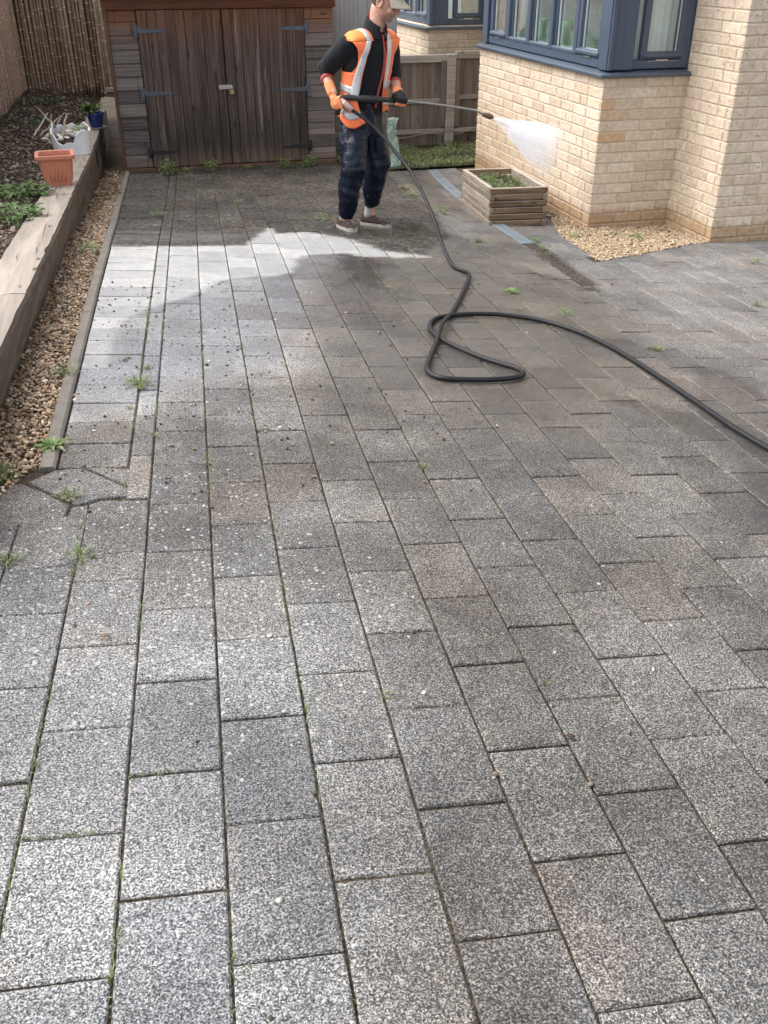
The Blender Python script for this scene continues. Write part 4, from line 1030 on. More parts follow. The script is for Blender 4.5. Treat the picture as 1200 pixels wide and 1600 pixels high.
mb = MB(); mb.tone(); mb.box((wx, wy, wz + .075), (.26, .44, .09), R, .01); world_part(mb.build('potting_soil', M_POTSOIL), wp)
mb = MB()
for i in range(60): stone(mb, (wx + RND.uniform(-.11, .11), wy + RND.uniform(-.20, .20), wz + .125 + RND.uniform(0, .03)), RND.uniform(.012, .034), .6)
tag(mb.build('pale_stones', M_STONE), kind='stuff')
TW = [((-.12, .22), (-.02, .75), .012), ((-.14, .25), (-.10, .80), .010), ((-.02, .1), (.04, .70), .014), ((-.20, .10), (.02, .66), .011), ((-.24, .0), (-.12, .62), .009), ((-.08, .3), (-.22, .9), .013)]
M_TWIG = mat_wood('dry_sticks', (.16, .12, .085), (.46, .38, .29), 'y', 1.5, .85, knots=False)
TL = ['thick', 'long thin', 'dark forked', 'pale straight', 'short', 'leaning']
for i, ((ax, ay), (bx, by), r) in enumerate(TW):
    a = Vector((wx + ax - .05, wy + ay - .25, wz + .10 + .02 * i)); b = Vector((wx + bx - .08, wy + by, wz + .19 + .012 * i)); mb = MB(); mb.tone()
    mb.tube([a.lerp(b, t) + Vector((.014 * nz(t * 4, i), .0, .014 * nz(t * 4, i, 5))) for t in np.linspace(0, 1, 8)], [r * (1 - .4 * t) for t in np.linspace(0, 1, 8)], 7)
    tag(mb.build('dry_stick', M_TWIG), 'dry bleached stick lying in the heap behind the broken white planter', 'stick', 'dry sticks heaped behind the white planter')
mb = MB()
for i in range(8): 
    mb = MB(); mb.cur = .5; x, y = wx - RND.uniform(.0, .36), wy + RND.uniform(.45, 1.5); stone(mb, (x, y, max(bedz(x, y), 0) + .03), RND.uniform(.03, .06), .65)
    tag(mb.build('stone', M_STONE), 'pale rough stone lying on the soil behind the broken white planter', 'stone', 'stones on the soil behind the white planter')
# blue pot with a leafy plant on a saucer
by = 4.12; bx = wall_x(by) - .055; bz = wall_z(by) - .010
bp = empty('plant_pot', (bx, by, bz)); tag(bp, 'small glazed blue pot with a leafy plant standing on a pale saucer by the shed', 'plant pot')
mb = MB(); mb.tone(.5)
mb.loft([[Vector((bx + r * math.cos(a), by + r * math.sin(a), bz + z)) for a in np.linspace(0, 2 * PI, 25)[:-1]] for r, z in ((.062, .014), (.066, .02), (.084, .125), (.085, .128), (.092, .130), (.094, .150), (.090, .153), (.082, .150), (.078, .12))])
world_part(mb.build('pot_body', M_BLUE), bp)
mb = MB(); mb.tone(.5); mb.loft([[Vector((bx + r * math.cos(a), by + r * math.sin(a), bz + z)) for a in np.linspace(0, 2 * PI, 25)[:-1]] for r, z in ((.06, 0), (.085, .003), (.098, .016), (.093, .017), (.08, .010))]); world_part(mb.build('saucer', M_STONE), bp)
mb = MB()
for i in range(34):
    a = RND.uniform(0, 6.3); e = RND.uniform(.1, 1.1); mb.tone(); L = RND.uniform(.07, .14)
    leaf(mb, (bx + .03 * math.cos(a) - .03, by + .03 * math.sin(a), bz + .13 + RND.uniform(0, .06)), (math.cos(a) * math.cos(e), math.sin(a) * math.cos(e), math.sin(e)), (0, 0, 1), L, L * .34, .2, 0, .2)
world_part(mb.build('foliage', M_LEAF), bp)

# ------------------------------------------------------------------ plants and weeds
def leafy_mesh(n, spread, h, L, w, seed):
    mb = MB(); r0 = random.Random(seed)
    for i in range(n):
        a = r0.uniform(0, 6.3); d = spread * r0.random() ** .6; z = h * r0.random(); mb.tone(r0.random()); e = r0.uniform(-.2, .8); k = r0.uniform(.7, 1.2); b = a + r0.uniform(-.6, .6)
        leaf(mb, (d * math.cos(a), d * math.sin(a), z), (math.cos(b) * math.cos(e), math.sin(b) * math.cos(e), math.sin(e)), (0, 0, 1), L * k, w * k, .2, 0, .15)
    return mb
def tuft_mesh(n, spread, L, seed, w=.0032):
    mb = MB(); r0 = random.Random(seed)
    for i in range(n):
        a = r0.uniform(0, 6.3); d = spread * r0.random(); mb.tone(r0.random()); l = r0.uniform(.15, .95); b = a + r0.uniform(-.5, .5)
        blade(mb, (d * math.cos(a), d * math.sin(a), 0), (math.cos(b) * l, math.sin(b) * l, 0), L * r0.uniform(.5, 1.15), w * r0.uniform(.7, 1.3))
    return mb
def rosette_mesh(n, L, w, seed):
    mb = MB(); r0 = random.Random(seed)
    for i in range(n):
        a = 2.4 * i; e = .15 + .8 * i / n; mb.tone(r0.random()); k = (1.1 - .55 * i / n) * r0.uniform(.85, 1.15)
        leaf(mb, (.004 * math.cos(a), .004 * math.sin(a), .004), (math.cos(a) * math.cos(e), math.sin(a) * math.cos(e), math.sin(e)), (0, 0, 1), L * k, w * k, .18, 0, .12)
    return mb
for (x, y, s, lab) in ((-4.13, .05, 1.0, 'broad leaved green plant spreading over the soil behind the terracotta pot'), (-4.16, -.75, 1.1, 'broad leaved green plant spreading over the soil nearest the camera'),
                       (-4.32, 4.1, .9, 'low green weeds at the foot of the reed screen'), (-4.2, 5.5, 1.1, 'low green weeds in the back corner of the raised bed')):
    for q in range(1):
        t = empty('ground_cover_plant', (x, y, bedz(x, y))); tag(t, lab, 'plant')
        mb = leafy_mesh(130 if y < 3 else 34, .17 * s if y < 3 else .3, .06, .055, .036, int(abs(y) * 100))
        o = mb.build('leaves', M_LEAF); o.parent = t
        mb = MB(); mb.tone(.2)
        for k in range(14):
            a = k * .9; mb.tube([(0, 0, -.01), (.05 * math.cos(a), .05 * math.sin(a), .03), (.14 * s * math.cos(a), .14 * s * math.sin(a), .035)], .0022, 5)
        o = mb.build('stems', M_LEAF); o.parent = t
o = leafy_mesh(70, .07, .06, .032, .018, 5).build('rockery_plant', M_LEAF_PALE); o.location = (wx + .085, wy + .06, wz + .14)
tag(o, 'pale green bushy plant growing among stones in the broken white planter', 'plant')

def clump_mesh(seed):
    mb = leafy_mesh(90, .09, .12, .042, .020, seed); r0 = random.Random(seed)
    for i in range(26):
        a = r0.uniform(0, 6.3); mb.tone(r0.random()); l = r0.uniform(.2, .9); blade(mb, (.03 * math.cos(a), .03 * math.sin(a), 0), (math.cos(a) * l, math.sin(a) * l, 0), r0.uniform(.08, .20), .004)
    return mb
WEED_MESH = {}
def weed_proto(kind):
    if kind not in WEED_MESH:
        k, v = kind
        mb = {'tuft': lambda: tuft_mesh(48 + 12 * v, .030 + .010 * v, .052, 11 + v, .0042), 'rosette': lambda: rosette_mesh(15 + 3 * v, .075, .022, 31 + v),
              'herb': lambda: leafy_mesh(48, .065, .06, .034, .017, 51 + v), 'clump': lambda: clump_mesh(91 + v), 'sprig': lambda: tuft_mesh(11, .012, .05, 71 + v, .004)}[k]()
        m = {'tuft': M_GRASS, 'rosette': M_LEAF_PALE, 'herb': M_LEAF_PALE, 'clump': M_LEAF_PALE, 'sprig': M_GRASS}[k]
        me = mb.mesh('weed_' + k); me.materials.append(m); WEED_MESH[kind] = me
    return WEED_MESH[kind]
WN = {'tuft': 'grass_tuft', 'rosette': 'rosette_weed', 'herb': 'leafy_weed', 'clump': 'leafy_weed', 'sprig': 'weed_sprig'}
def weed(kind, x, y, s, label, v=0, dz=0):
    o = bpy.data.objects.new(WN[kind], weed_proto((kind, v))); COL.objects.link(o)
    o.location = (x, y, gz(x, y) - .004 + dz); o.rotation_euler = (0, 0, RND.uniform(0, 6)); s *= .72 if kind == 'herb' else 1; o.scale = (s, s, s * (RND.uniform(.55, .85) if kind == 'tuft' else RND.uniform(.9, 1.3)))
    return tag(o, label, 'weed', 'weeds growing in the paving joints')
SMALL = 'small green weed sprouting from a joint of the drive'
weed('tuft', -3.52, -3.3, 1.35, 'largest grass tuft, rooted in the narrow filler course left of the drive', 1)
weed('rosette', -3.81, -3.89, .85, 'pale serrated rosette weed at the near end of the kerb edging', 1)
weed('clump', -2.58, 3.24, .66, 'leafy weed at the shed base just right of the middle of its doors', 0)
weed('clump', -3.02, 3.15, .85, 'leafy weed spreading in front of the left shed door', 1)
weed('tuft', -2.84, 3.28, 1.6, 'tall grass tuft at the foot of the left shed door', 0)
weed('clump', -1.58, 3.25, .7, 'grass tuft at the right corner of the shed base', 1)
weed('clump', -1.84, 3.22, .75, 'leafy weed below the lower right shed hinge', 1)
weed('tuft', -2.2, 3.3, 1.4, 'thin grass tuft at the shed base near the padlocked edge', 0)
weed('herb', -2.54, 1.4, .75, 'flat green weed alone on the dark dirty paving before the shed', 0)
weed('herb', -2.03, .45, .9, 'flat green weed just left of the person\'s front shoe', 1)
weed('herb', -.91, .85, .9, 'green weed beside the wooden planter\'s left side', 0)
weed('tuft', -.94, .70, .9, 'grass tuft beside the wooden planter\'s left side', 1)
weed('tuft', -1.09, -.5, 1.1, 'yellowish grass tuft between the hose and the wooden planter', 0)
weed('herb', -.65, -.50, .8, 'weed growing out of the silted drain in front of the planter', 0)
weed('herb', -.72, -.78, .8, 'reddish green weed farther along the silted drain', 1)
weed('rosette', -1.42, -1.93, .8, 'bright green rosette weed right of the hose loop', 0)
weed('herb', -1.32, -2.41, .7, 'yellow green clover patch beside the hose where it bends', 0)
weed('tuft', -1.53, -2.31, .6, 'small grass tuft touching the arching hose', 0)
weed('tuft', -1.13, -3.04, .8, 'small yellow grass tuft on the grey paving right of the hose', 1)
weed('tuft', -3.75, -4.26, .9, 'grass tuft in the diagonal joint of the cut pavers', 0)
weed('tuft', -3.71, -4.62, .9, 'bright grass tuft in a joint nearest the lower left of the cut pavers', 1)
weed('tuft', -3.89, -4.62, .9, 'grass tuft at the left edge of the photo below the cut pavers', 0)
weed('tuft', -3.95, -4.10, 1.4, 'grey green grass tuft at the near end of the gravel strip', 1)
weed('herb', -3.72, -.93, 1.0, 'green weed in the gravel strip halfway along the sleeper wall', 1)
weed('tuft', -3.79, -3.16, 1.3, 'dry grass tuft on the kerb edging beside the gravel', 0)
weed('herb', .19, -.42, 1.0, 'green weed at the house wall in the golden gravel', 0)
weed('tuft', .10, -.30, 1.0, 'thin grass tuft in the golden gravel by the house wall', 1)
weed('herb', -.28, -.35, .7, 'tiny green weed at the edge of the golden gravel', 1)
weed('herb', .62, -1.30, .7, 'small dark weed on the paving at the right beside the house corner', 1)
weed('tuft', -.03, -2.27, .9, 'grass tuft on a pale patch at the right edge of the photo', 0)
weed('herb', -3.24, .68, .9, 'small green weed at the top end of the filler course', 1)
weed('tuft', -.93, 1.95, 1.3, 'grass tuft in the paving near the clear bag', 0)
weed('herb', -.95, 1.6, 1.0, 'leafy weed in the joint between the person and the planter', 0)
for (x, y) in [(-2.1, -2.02), (-1.95, -1.5), (-2.87, -4.06), (-3.26, -5.35), (-3.08, -5.33), (-2.73, -5.36), (-3.55, -3.87), (-3.49, -3.82), (-1.3, -1.42), (-2.65, -4.2), (-3.72, -4.52), (-1.55, -1.75), (-1.7, -2.0), (-1.2, -1.75), (-1.45, -1.62),
               (-1.62, -1.35), (-1.05, -1.3), (-1.35, -1.05), (-3.56, -3.55), (-3.55, -2.95), (-3.50, -2.6), (-3.48, -3.1), (-2.2, 2.1), (-2.9, 2.2), (-3.2, 1.5), (-1.75, 1.7), (-1.2, 1.2)]:
    weed(RND.choice(('sprig', 'tuft')), x, y, RND.uniform(.28, .5), SMALL, RND.randint(0, 1))
mb = MB()                                                          # moss and seedlings lining some joints
def joint_line(u, v0, v1, n, cross=None):
    for i in range(n):
        v = RND.uniform(v0, v1); x, y = uv2(u + RND.gauss(0, .003), v)
        if nz(x * 3, y * 3, 12) < -.02: continue
        mb.tone(); a = RND.uniform(0, 6.3); blade(mb, (x, y, gz(x, y) - .006), (math.cos(a) * .5, math.sin(a) * .5, 0), RND.uniform(.010, .028), .003)
joint_line(strip0, -4.5, -1.4, 420); joint_line(UL(1), -6.5, -2, 420); joint_line(UL(2), -6.8, -2, 260); joint_line(UL(0), -6.8, -4.6, 220); joint_line(UL(3), -6.5, -3, 160)
for k in (8, 9, 10, 11, 12, 13, 14): joint_line(UL(k), -3.4, .8, 260)
for k in (2, 3, 4, 5, 6): joint_line(UL(k), 1.0, 3.2, 110)
for k, v in ((0, -5.873), (-1, -6.0), (-1, -5.73), (1, -5.735), (2, -6.17), (1, -5.46), (0, -6.155), (6, -5.62)):
    for i in range(40):
        x, y = uv2(UL(k) + RND.random() * .165, v - .0035 * k + RND.gauss(0, .003)); 
        if nz(x * 9, y * 9, 2) < 0: continue
        mb.tone(); a = RND.uniform(0, 6.3); blade(mb, (x, y, gz(x, y) - .006), (math.cos(a) * .5, math.sin(a) * .5, 0), RND.uniform(.008, .02), .0028)
tag(mb.build('joint_moss', M_GRASS), kind='stuff')
mb = MB()                                                          # grit, crumbs of soil and bits of leaf lying on the drive
for i in range(900):
    r = RND.random()
    if r < .45: x, y = RND.uniform(-3.78, -3.0), RND.uniform(-4.4, -1.6)
    elif r < .7: x, y = RND.uniform(-3.4, -1.3), RND.uniform(1.5, 3.4)
    elif r < .80: x, y = RND.uniform(-3.0, -2.2), RND.uniform(-4, -2)
    else: x, y = RND.uniform(-4.0, -.5), RND.uniform(-6.3, 2)
    if not paved(x, y): continue
    s = RND.uniform(.003, .0075) * (1.5 if RND.random() < .06 else 1); stone(mb, (x, y, gz(x, y) + s * .3), s, .6)
tag(mb.build('soil_crumbs', M_CHIP), kind='stuff')
mb = MB()
for i in range(30):
    x, y = RND.uniform(-3.8, -2.8), RND.uniform(-5.1, -2.2); s = RND.uniform(.003, .008); stone(mb, (x, y, gz(x, y) + s * .3), s, .5)
for x, y in [(-2.41, -4.99), (-2.46, -5.36), (-3.0, -5.34), (-3.39, -5.81), (-3.29, -5.07)]: stone(mb, (x, y, gz(x, y) + .002), .0062, .4)
tag(mb.build('white_grit', M_STONE), kind='stuff')
for i, (x, y, a, lab) in enumerate([(-2.41, -2.69, .3, 'curled brown dead leaf left of the hose loop'), (-2.93, -3.11, 1.4, 'pale green fallen leaf on the grey middle paving'), (-2.75, -5.55, 2, 'small brown dead leaf in a joint near the middle of the foreground'), (-3.66, -5.02, .5, 'dull pink dead leaf on the speckled paving at lower left'), (-3.47, -4.20, 1.0, 'tan dead leaf on the paving beside the filler course')]):
    mb = MB(); mb.tone([.9, .5, .7, .45, .75][i]); leaf(mb, (0, 0, .004), (math.cos(a), math.sin(a), .1), (.1, .1, 1), .024, .015, .4, 0, .3)
    leaf(mb, (.01, .006, .005), (math.cos(a + 1.2), math.sin(a + 1.2), .2), (.1, .1, 1), .014, .009, .4, 0, .3)
    o = mb.build('fallen_leaf', M_LEAF_PALE if i == 1 else M_LITTER); o.location = (x, y, gz(x, y)); tag(o, lab, 'leaf', 'fallen leaves on the drive')

# ------------------------------------------------------------------ wooden planter on the drain, the drain channel, clear bag
M_PLANT = mat_wood('planter_slats', (.062, .038, .022), (.25, .165, .10), 'x', .9, .75, top=(.42, .36, .29), tone=.4)
M_PLANTY = mat_wood('planter_side_slats', (.115, .092, .072), (.33, .275, .22), 'y', .9, .75, top=(.46, .40, .33), tone=.4)
PA = -.112; pR = Matrix.Rotation(PA, 3, 'Z'); pc = Vector((-.456, .68, 0)); pw, pl, ph = .461, .979, .295
pz0 = .028; tiltx = -.042
plr = empty('wooden_planter', (pc.x, pc.y, pz0)); tag(plr, 'square slatted wooden planter full of weeds standing over the drain by the bay wall', 'planter')
T = Matrix.Translation((pc.x, pc.y, pz0)) @ Matrix.Rotation(PA, 4, 'Z') @ Matrix.Rotation(tiltx, 4, 'X')
R3 = T.to_3x3(); nL = 6; sh = ph / nL; th = .036
for k in range(nL):
    z = (k + .5) * sh; alt = k % 2
    for sg in (-1, 1):
        mbx, mby = MB(), MB(); mbx.tone(); mby.tone()
        Lx = pw + (0 if alt else -2 * th - .003); Ly = pl + (-2 * th - .003 if alt else 0)
        mbx.box(T @ Vector((0, sg * (pl / 2 - th / 2), z)), (Lx, th, sh - .006), R3, .0045)
        mby.box(T @ Vector((sg * (pw / 2 - th / 2), 0, z)), (th, Ly, sh - .004), R3, .0035)
        o = mbx.build('end_slat', M_PLANT); world_part(o, plr); o = mby.build('side_slat', M_PLANTY); world_part(o, plr)
for sx in (-1, 1):
    for sy in (-1, 1): mb = MB(); mb.tone(.2); mb.box(T @ Vector((sx * (pw / 2 - th - .02), sy * (pl / 2 - th - .02), ph / 2 - .03)), (.034, .034, ph - .04), R3, .003); world_part(mb.build('corner_post', M_PLANTY), plr)
mb = MB(); g = 12
P = [T @ Vector(((i / g - .5) * (pw - 2 * th), (j / g - .5) * (pl - 2 * th), ph - .075 + .014 * nz(i * .8, j * .8, 3))) for j in range(g + 1) for i in range(g + 1)]
mb.add(P, [(j * (g + 1) + i, j * (g + 1) + i + 1, (j + 1) * (g + 1) + i + 1, (j + 1) * (g + 1) + i) for j in range(g) for i in range(g)], 0, True); world_part(mb.build('potting_soil', M_SOIL), plr)
mb = MB()
for i in range(560):
    x, y = RND.uniform(-.18, .18), RND.uniform(-.42, .42)
    if nz(x * 7, y * 7, 21) < -.12: continue
    p = T @ Vector((x, y, ph - .07)); mb.tone(); a = RND.uniform(0, 6.3)
    if RND.random() < .5: blade(mb, p, (math.cos(a) * .5, math.sin(a) * .5, 0), RND.uniform(.03, .085), .004)
    else: leaf(mb, p + Vector((0, 0, RND.uniform(0, .04))), (math.cos(a), math.sin(a), .4), (0, 0, 1), RND.uniform(.02, .04), .014)
tag(mb.build('planter_weeds', M_LEAF_PALE), kind='stuff')
M_DRAIN = mat_plain('blue_grey_drain_steel', (.17, .20, .22), .55, .35, 45, .25, metallic=.2)
dr_ = empty('drain_channel', (-.55, .9, gz(-.55, .9))); tag(dr_, 'narrow blue grey drain channel running along the drive under the planter', 'drain')
mb = MB(); mb.tone(.5); yy = -.58
def dx(y): return -.745 + .105 * (y + .55)
while yy < 2.75:
    y2 = min(yy + .5, 2.78); ym = (yy + y2) / 2; z = gz(dx(ym), ym) + .0025; sl = math.atan2(gz(dx(y2), y2) - gz(dx(yy), yy), y2 - yy)
    R = Matrix.Rotation(-.105, 3, 'Z') @ Matrix.Rotation(sl, 3, 'X'); mb.tone(); mb.box((dx(ym), ym, z), (.098, y2 - yy - .004, .012), R, .002); 
    for i in range(12):
        q = yy + (i + .5) * (y2 - yy) / 12
        if q > -.5: mb.tone(0); mb.box((dx(q), q, gz(dx(q), q) + .0072), (.055, .008, .004), R, .0)
    yy = y2
world_part(mb.build('grating', M_DRAIN), dr_)
mb = MB()                                                          # silt that buries the drain's near end
for i in range(1800):
    y = RND.uniform(-1.80, -.55); t = (y + .55); x = -.745 + .10 * t * 1.0 + RND.gauss(0, .026); s = RND.uniform(.003, .009); stone(mb, (x, y, gz(x, y) + s * .15), s, .5)
tag(mb.build('silt', mat_tones('wet_silt', [(.035, .025, .017), (.06, .045, .032), (.09, .07, .05), (.02, .015, .011)], .6)), kind='stuff')
def mat_plastic():
    t = NT('clear_green_plastic'); v = t.co(); n = t.noise(v, 18, 4, .6)
    t.set(Base_Color=t.mix(t.ss(n, .35, .6), (.30, .60, .48), (.80, .93, .90)), Roughness=.10); t.b.inputs['Transmission Weight'].default_value = .35; t.b.inputs['IOR'].default_value = 1.25
    t.b.inputs['Alpha'].default_value = .50; t.bump(n, .6, .02); return t.m
mb = MB(); mb.tone(.5); rings = []
for i in range(30):
    t = i / 29; z = .47 * t; ra, rb = .060 - .012 * math.sin(t * 9), .034 + .010 * math.sin(t * 6 + 1)
    ca, sa = math.cos(.4), math.sin(.4)
    ring = []
    for a in np.linspace(0, 2 * PI, 33)[:-1]:
        k = 1 + .42 * nz(math.cos(a) * 1.9, math.sin(a) * 1.9, t * 7) + .22 * nz(math.cos(a) * 5, math.sin(a) * 5, t * 16); px_, py_ = ra * k * math.cos(a), rb * k * math.sin(a)
        ring.append(Vector((-.745 + .022 * math.sin(t * 5 + 1) + px_ * ca - py_ * sa, 2.98 + .02 * math.sin(t * 4) + px_ * sa + py_ * ca, z + .012 * nz(math.cos(a) * 3, math.sin(a) * 3, t * 3))))
    rings.append(ring)
mb.loft(rings); tag(mb.build('plastic_bag', mat_plastic()), 'crumpled clear greenish plastic bag standing on the grass behind the person', 'bag')

# ------------------------------------------------------------------ person in a hi-vis vest holding the lance
def blob(mb, name, mats, voxel, smooth=6, parent=None, disp=None, reg=None):
    """melt overlapping closed shapes into one continuous surface"""
    o = mb.build('tmp', mats)
    m = o.modifiers.new('r', 'REMESH'); m.mode = 'VOXEL'; m.voxel_size = voxel; m.use_smooth_shade = True
    if smooth: k = o.modifiers.new('s', 'SMOOTH'); k.factor = .5; k.iterations = smooth
    dg = bpy.context.evaluated_depsgraph_get(); me = bpy.data.meshes.new_from_object(o.evaluated_get(dg))
    bpy.data.objects.remove(o)
    me.name = name
    if not me.materials:
        for x in (mats if isinstance(mats, (list, tuple)) else [mats]): me.materials.append(x)
    if disp:
        n = len(me.vertices); co = np.zeros(n * 3); no = np.zeros(n * 3)
        me.vertices.foreach_get('co', co); me.vertices.foreach_get('normal', no); co = co.reshape(-1, 3); no = no.reshape(-1, 3)
        d = np.array([disp(*p) for p in co]); co += no * d[:, None]; me.vertices.foreach_set('co', co.ravel()); me.update()
    for p in me.polygons: p.use_smooth = True
    o = bpy.data.objects.new(name, me); COL.objects.link(o)
    if parent: world_part(o, parent)
    return o
V = Vector
TWD, RTD = V((-.26, -.966, 0)), V((.966, -.26, 0))
FB, LBD = V((.42, -.907, 0)), V((.907, .42, 0))              # the way the chest faces, and the person's left
FH0 = V((.80, -.60, 0)).normalized(); HP = .45
FH = FH0 * math.cos(HP) + V((0, 0, -math.sin(HP))); UH = FH0 * math.sin(HP) + V((0, 0, math.cos(HP))); LH = UH.cross(FH)
HC = V((-1.636, .016, 1.620))
shR, elR, wrR, haR = V((-1.905, -.005, 1.365)), V((-2.035, .150, 1.205)), V((-2.025, .030, 1.125)), V((-2.005, -.045, 1.072))
shL, elL, wrL, haL = V((-1.590, .115, 1.375)), V((-1.545, .135, 1.150)), V((-1.565, -.045, 1.085)), V((-1.530, -.088, 1.045))
kR, aR = V((-1.890, -.060, .60)), V((-1.925, .045, .27)); kL, aL = V((-1.665, .105, .59)), V((-1.700, .220, .26))
hipR, hipL = V((-1.865, .037, .86)), V((-1.700, .10, .86))
TOR = [(.84, -1.785, .070, .150, .105), (.95, -1.785, .070, .152, .108), (1.05, -1.778, .066, .148, .108), (1.16, -1.765, .060, .156, .115), (1.27, -1.752, .056, .168, .120),
       (1.34, -1.742, .053, .170, .115), (1.395, -1.735, .051, .165, .098), (1.435, -1.722, .047, .125, .074), (1.475, -1.705, .042, .062, .060)]
def tor(z):
    for a, b in zip(TOR[:-1], TOR[1:]):
        if z <= b[0] or b is TOR[-1]:
            t = min(1, max(0, (z - a[0]) / (b[0] - a[0]))); return [a[i] + (b[i] - a[i]) * t for i in range(1, 5)]
def tor_pt(z, phi, grow=0.0, e=2.4):
    """point on the torso at height z; phi = 0 straight ahead, + towards the person's left"""
    x, y, a, b = tor(z); c, s = math.cos(phi), math.sin(phi); rr = (abs(c) ** e + abs(s) ** e) ** (-1 / e)
    return V((x, y, z)) + FB * ((b + grow) * rr * c) + LBD * ((a + grow) * rr * s)
def skin_mat():
    t = NT('skin'); v = t.co(); n = t.noise(v, 40, 4, .6); n2 = t.noise(v, 9, 2)
    col = t.mix(t.ss(n, .3, .7), (.44, .23, .165), (.56, .32, .235)); col = t.mix(t.ss(n2, .5, .75, 0, .5), col, (.58, .26, .20))
    dd = t.n.new('ShaderNodeVectorMath'); dd.operation = 'DISTANCE'; t.l.new(v, dd.inputs[0]); dd.inputs[1].default_value = tuple(HC + FH * .058 - UH * .078)
    st = t.math('MULTIPLY', t.ss(t.math('ADD', dd.outputs['Value'], t.math('MULTIPLY', n, .02)), .085, .055), .55); col = t.mix(st, col, (.17, .105, .08))
    t.set(Base_Color=col, Roughness=.5); t.b.inputs['Subsurface Weight'].default_value = .12; t.b.inputs['Subsurface Radius'].default_value = (.01, .004, .002); t.b.inputs['Subsurface Scale'].default_value = .5
    t.bump(n, .15, .002); return t.m
M_SKIN = skin_mat()
def fabric(name, c, rough=.9, var=.15, sheen=.0, weave=700, bump=.15, spec=.3):
    t = NT(name); v = t.co(); n = t.noise(v, weave, 2); f = t.noise(v, 14, 4, .6)
    col = t.mix(t.ss(f, .3, .7), tuple(x * (1 - var) for x in c), tuple(min(1, x * (1 + var)) for x in c))
    t.set(Base_Color=col, Roughness=rough); t.b.inputs['Sheen Weight'].default_value = sheen; t.b.inputs['Specular IOR Level'].default_value = spec
    t.bump(t.math('ADD', t.math('MULTIPLY', n, .4), f), bump, .004); return t.m
M_FLEECE = fabric('charcoal_fleece', (.0075, .0085, .011), .95, .2, .06)
M_REDTRIM = fabric('red_lining', (.40, .075, .07), .85, .12)
M_HAIR = mat_plain('short_brown_hair', (.085, .065, .050), .8, .3, 260, .6)
M_CAP = fabric('khaki_cap', (.36, .32, .255), .9, .16)
M_GLOVE_O = fabric('orange_glove_knit', (.80, .27, .11), .85, .12, .1)
M_GLOVE_B = fabric('black_glove_rubber', (.018, .018, .020), .6, .2)
M_EYE = mat_plain('dark_eye', (.03, .02, .015), .2, .1, 30, 0)
def pvc():
    t = NT('wet_navy_waterproof'); v = t.co(); w = t.math('SUBTRACT', .5, t.math('ABSOLUTE', t.math('SUBTRACT', t.noise(t.co((1, 1, .7)), 17, 4, .6, 1.8), .5))); w2 = t.noise(t.co((26, 26, 9)), 1, 4, .6, 1.2)
    col = t.mix(t.ss(w2, .3, .7), (.0022, .0045, .013), (.004, .0085, .024))
    t.set(Base_Color=col, Roughness=t.ss(w, .3, .5, .22, .34)); t.b.inputs['Specular IOR Level'].default_value = .32
    t.bump(t.math('ADD', t.math('MULTIPLY', w, .8), t.math('MULTIPLY', w2, .3)), .9, .016); return t.m
M_PVC = pvc()

# the body itself: head with a face, neck, trunk, arms and legs, one surface
mb = MB(); mb.tone(.5); HR = Matrix((FH, LH, UH)).transposed()
def hp(f, l, u): return HC + FH * f + LH * l + UH * u
mb.ell(hp(-.012, 0, .028), (.096, .074, .088), HR, 20, 12)                       # cranium
mb.loft([[hp(f0 + rf * math.cos(a), rl * math.sin(a), u) for a in np.linspace(0, 2 * PI, 21)[:-1]] for u, f0, rf, rl in ((.05, .005, .086, .068), (.01, .008, .084, .068), (-.027, .014, .076, .064), (-.056, .026, .062, .056), (-.080, .040, .044, .040), (-.092, .048, .028, .026))])
mb.capsule([hp(.082, 0, .022), hp(.100, 0, .000), hp(.108, 0, -.012)], [.010, .012, .015], 10)      # nose
for s in (-1, 1):
    mb.ell(hp(.098, s * .012, -.015), (.010, .009, .008), HR, 8, 6)
    mb.ell(hp(.074, s * .030, .020), (.018, .024, .010), HR, 10, 7)                  # brow
    mb.ell(hp(.066, s * .040, -.016), (.022, .024, .022), HR, 10, 7)                 # cheek
    for a in np.linspace(.4, 5.4, 9): mb.ell(hp(-.008 + .018 * math.sin(a) - .004, s * (.073 + .004), -.004 + .028 * math.cos(a)), (.008, .007, .008), HR, 8, 6)   # ear rim
    mb.ell(hp(-.006, s * .070, -.006), (.012, .008, .018), HR, 8, 6)
mb.ell(hp(.086, 0, -.040), (.012, .024, .007), HR, 10, 7); mb.ell(hp(.082, 0, -.051), (.012, .020, .008), HR, 10, 7)      # lips
mb.ell(hp(.068, 0, -.077), (.020, .024, .018), HR, 10, 7)                         # chin
mb.capsule([V((-1.712, .045, 1.40)), V((-1.695, .042, 1.47)), hp(-.03, 0, -.05)], [.062, .056, .054], 16)
mb.loft([[tor_pt(z, a, -.014) for a in np.linspace(0, 2 * PI, 25)[:-1]] for z in (.86, .95, 1.05, 1.16, 1.27, 1.34, 1.395, 1.435)])
for sh, el, wr, ha in ((shR, elR, wrR, haR), (shL, elL, wrL, haL)): mb.capsule([sh, sh.lerp(el, .5), el, el.lerp(wr, .45), wr, wr.lerp(ha, .7)], [.050, .043, .037, .036, .026, .026], 14)
for h, k, a in ((hipR, kR, aR), (hipL, kL, aL)): mb.capsule([h, h.lerp(k, .5), k, k.lerp(a, .4), a, a - V((0, 0, .05))], [.078, .068, .050, .047, .033, .035], 14)
person = blob(mb, 'person', [M_SKIN], .0052, 4)
tag(person, 'person in an orange hi-vis vest, cap and wet navy trousers aiming a pressure washer lance', 'person')
def pp(o): return world_part(o, person)
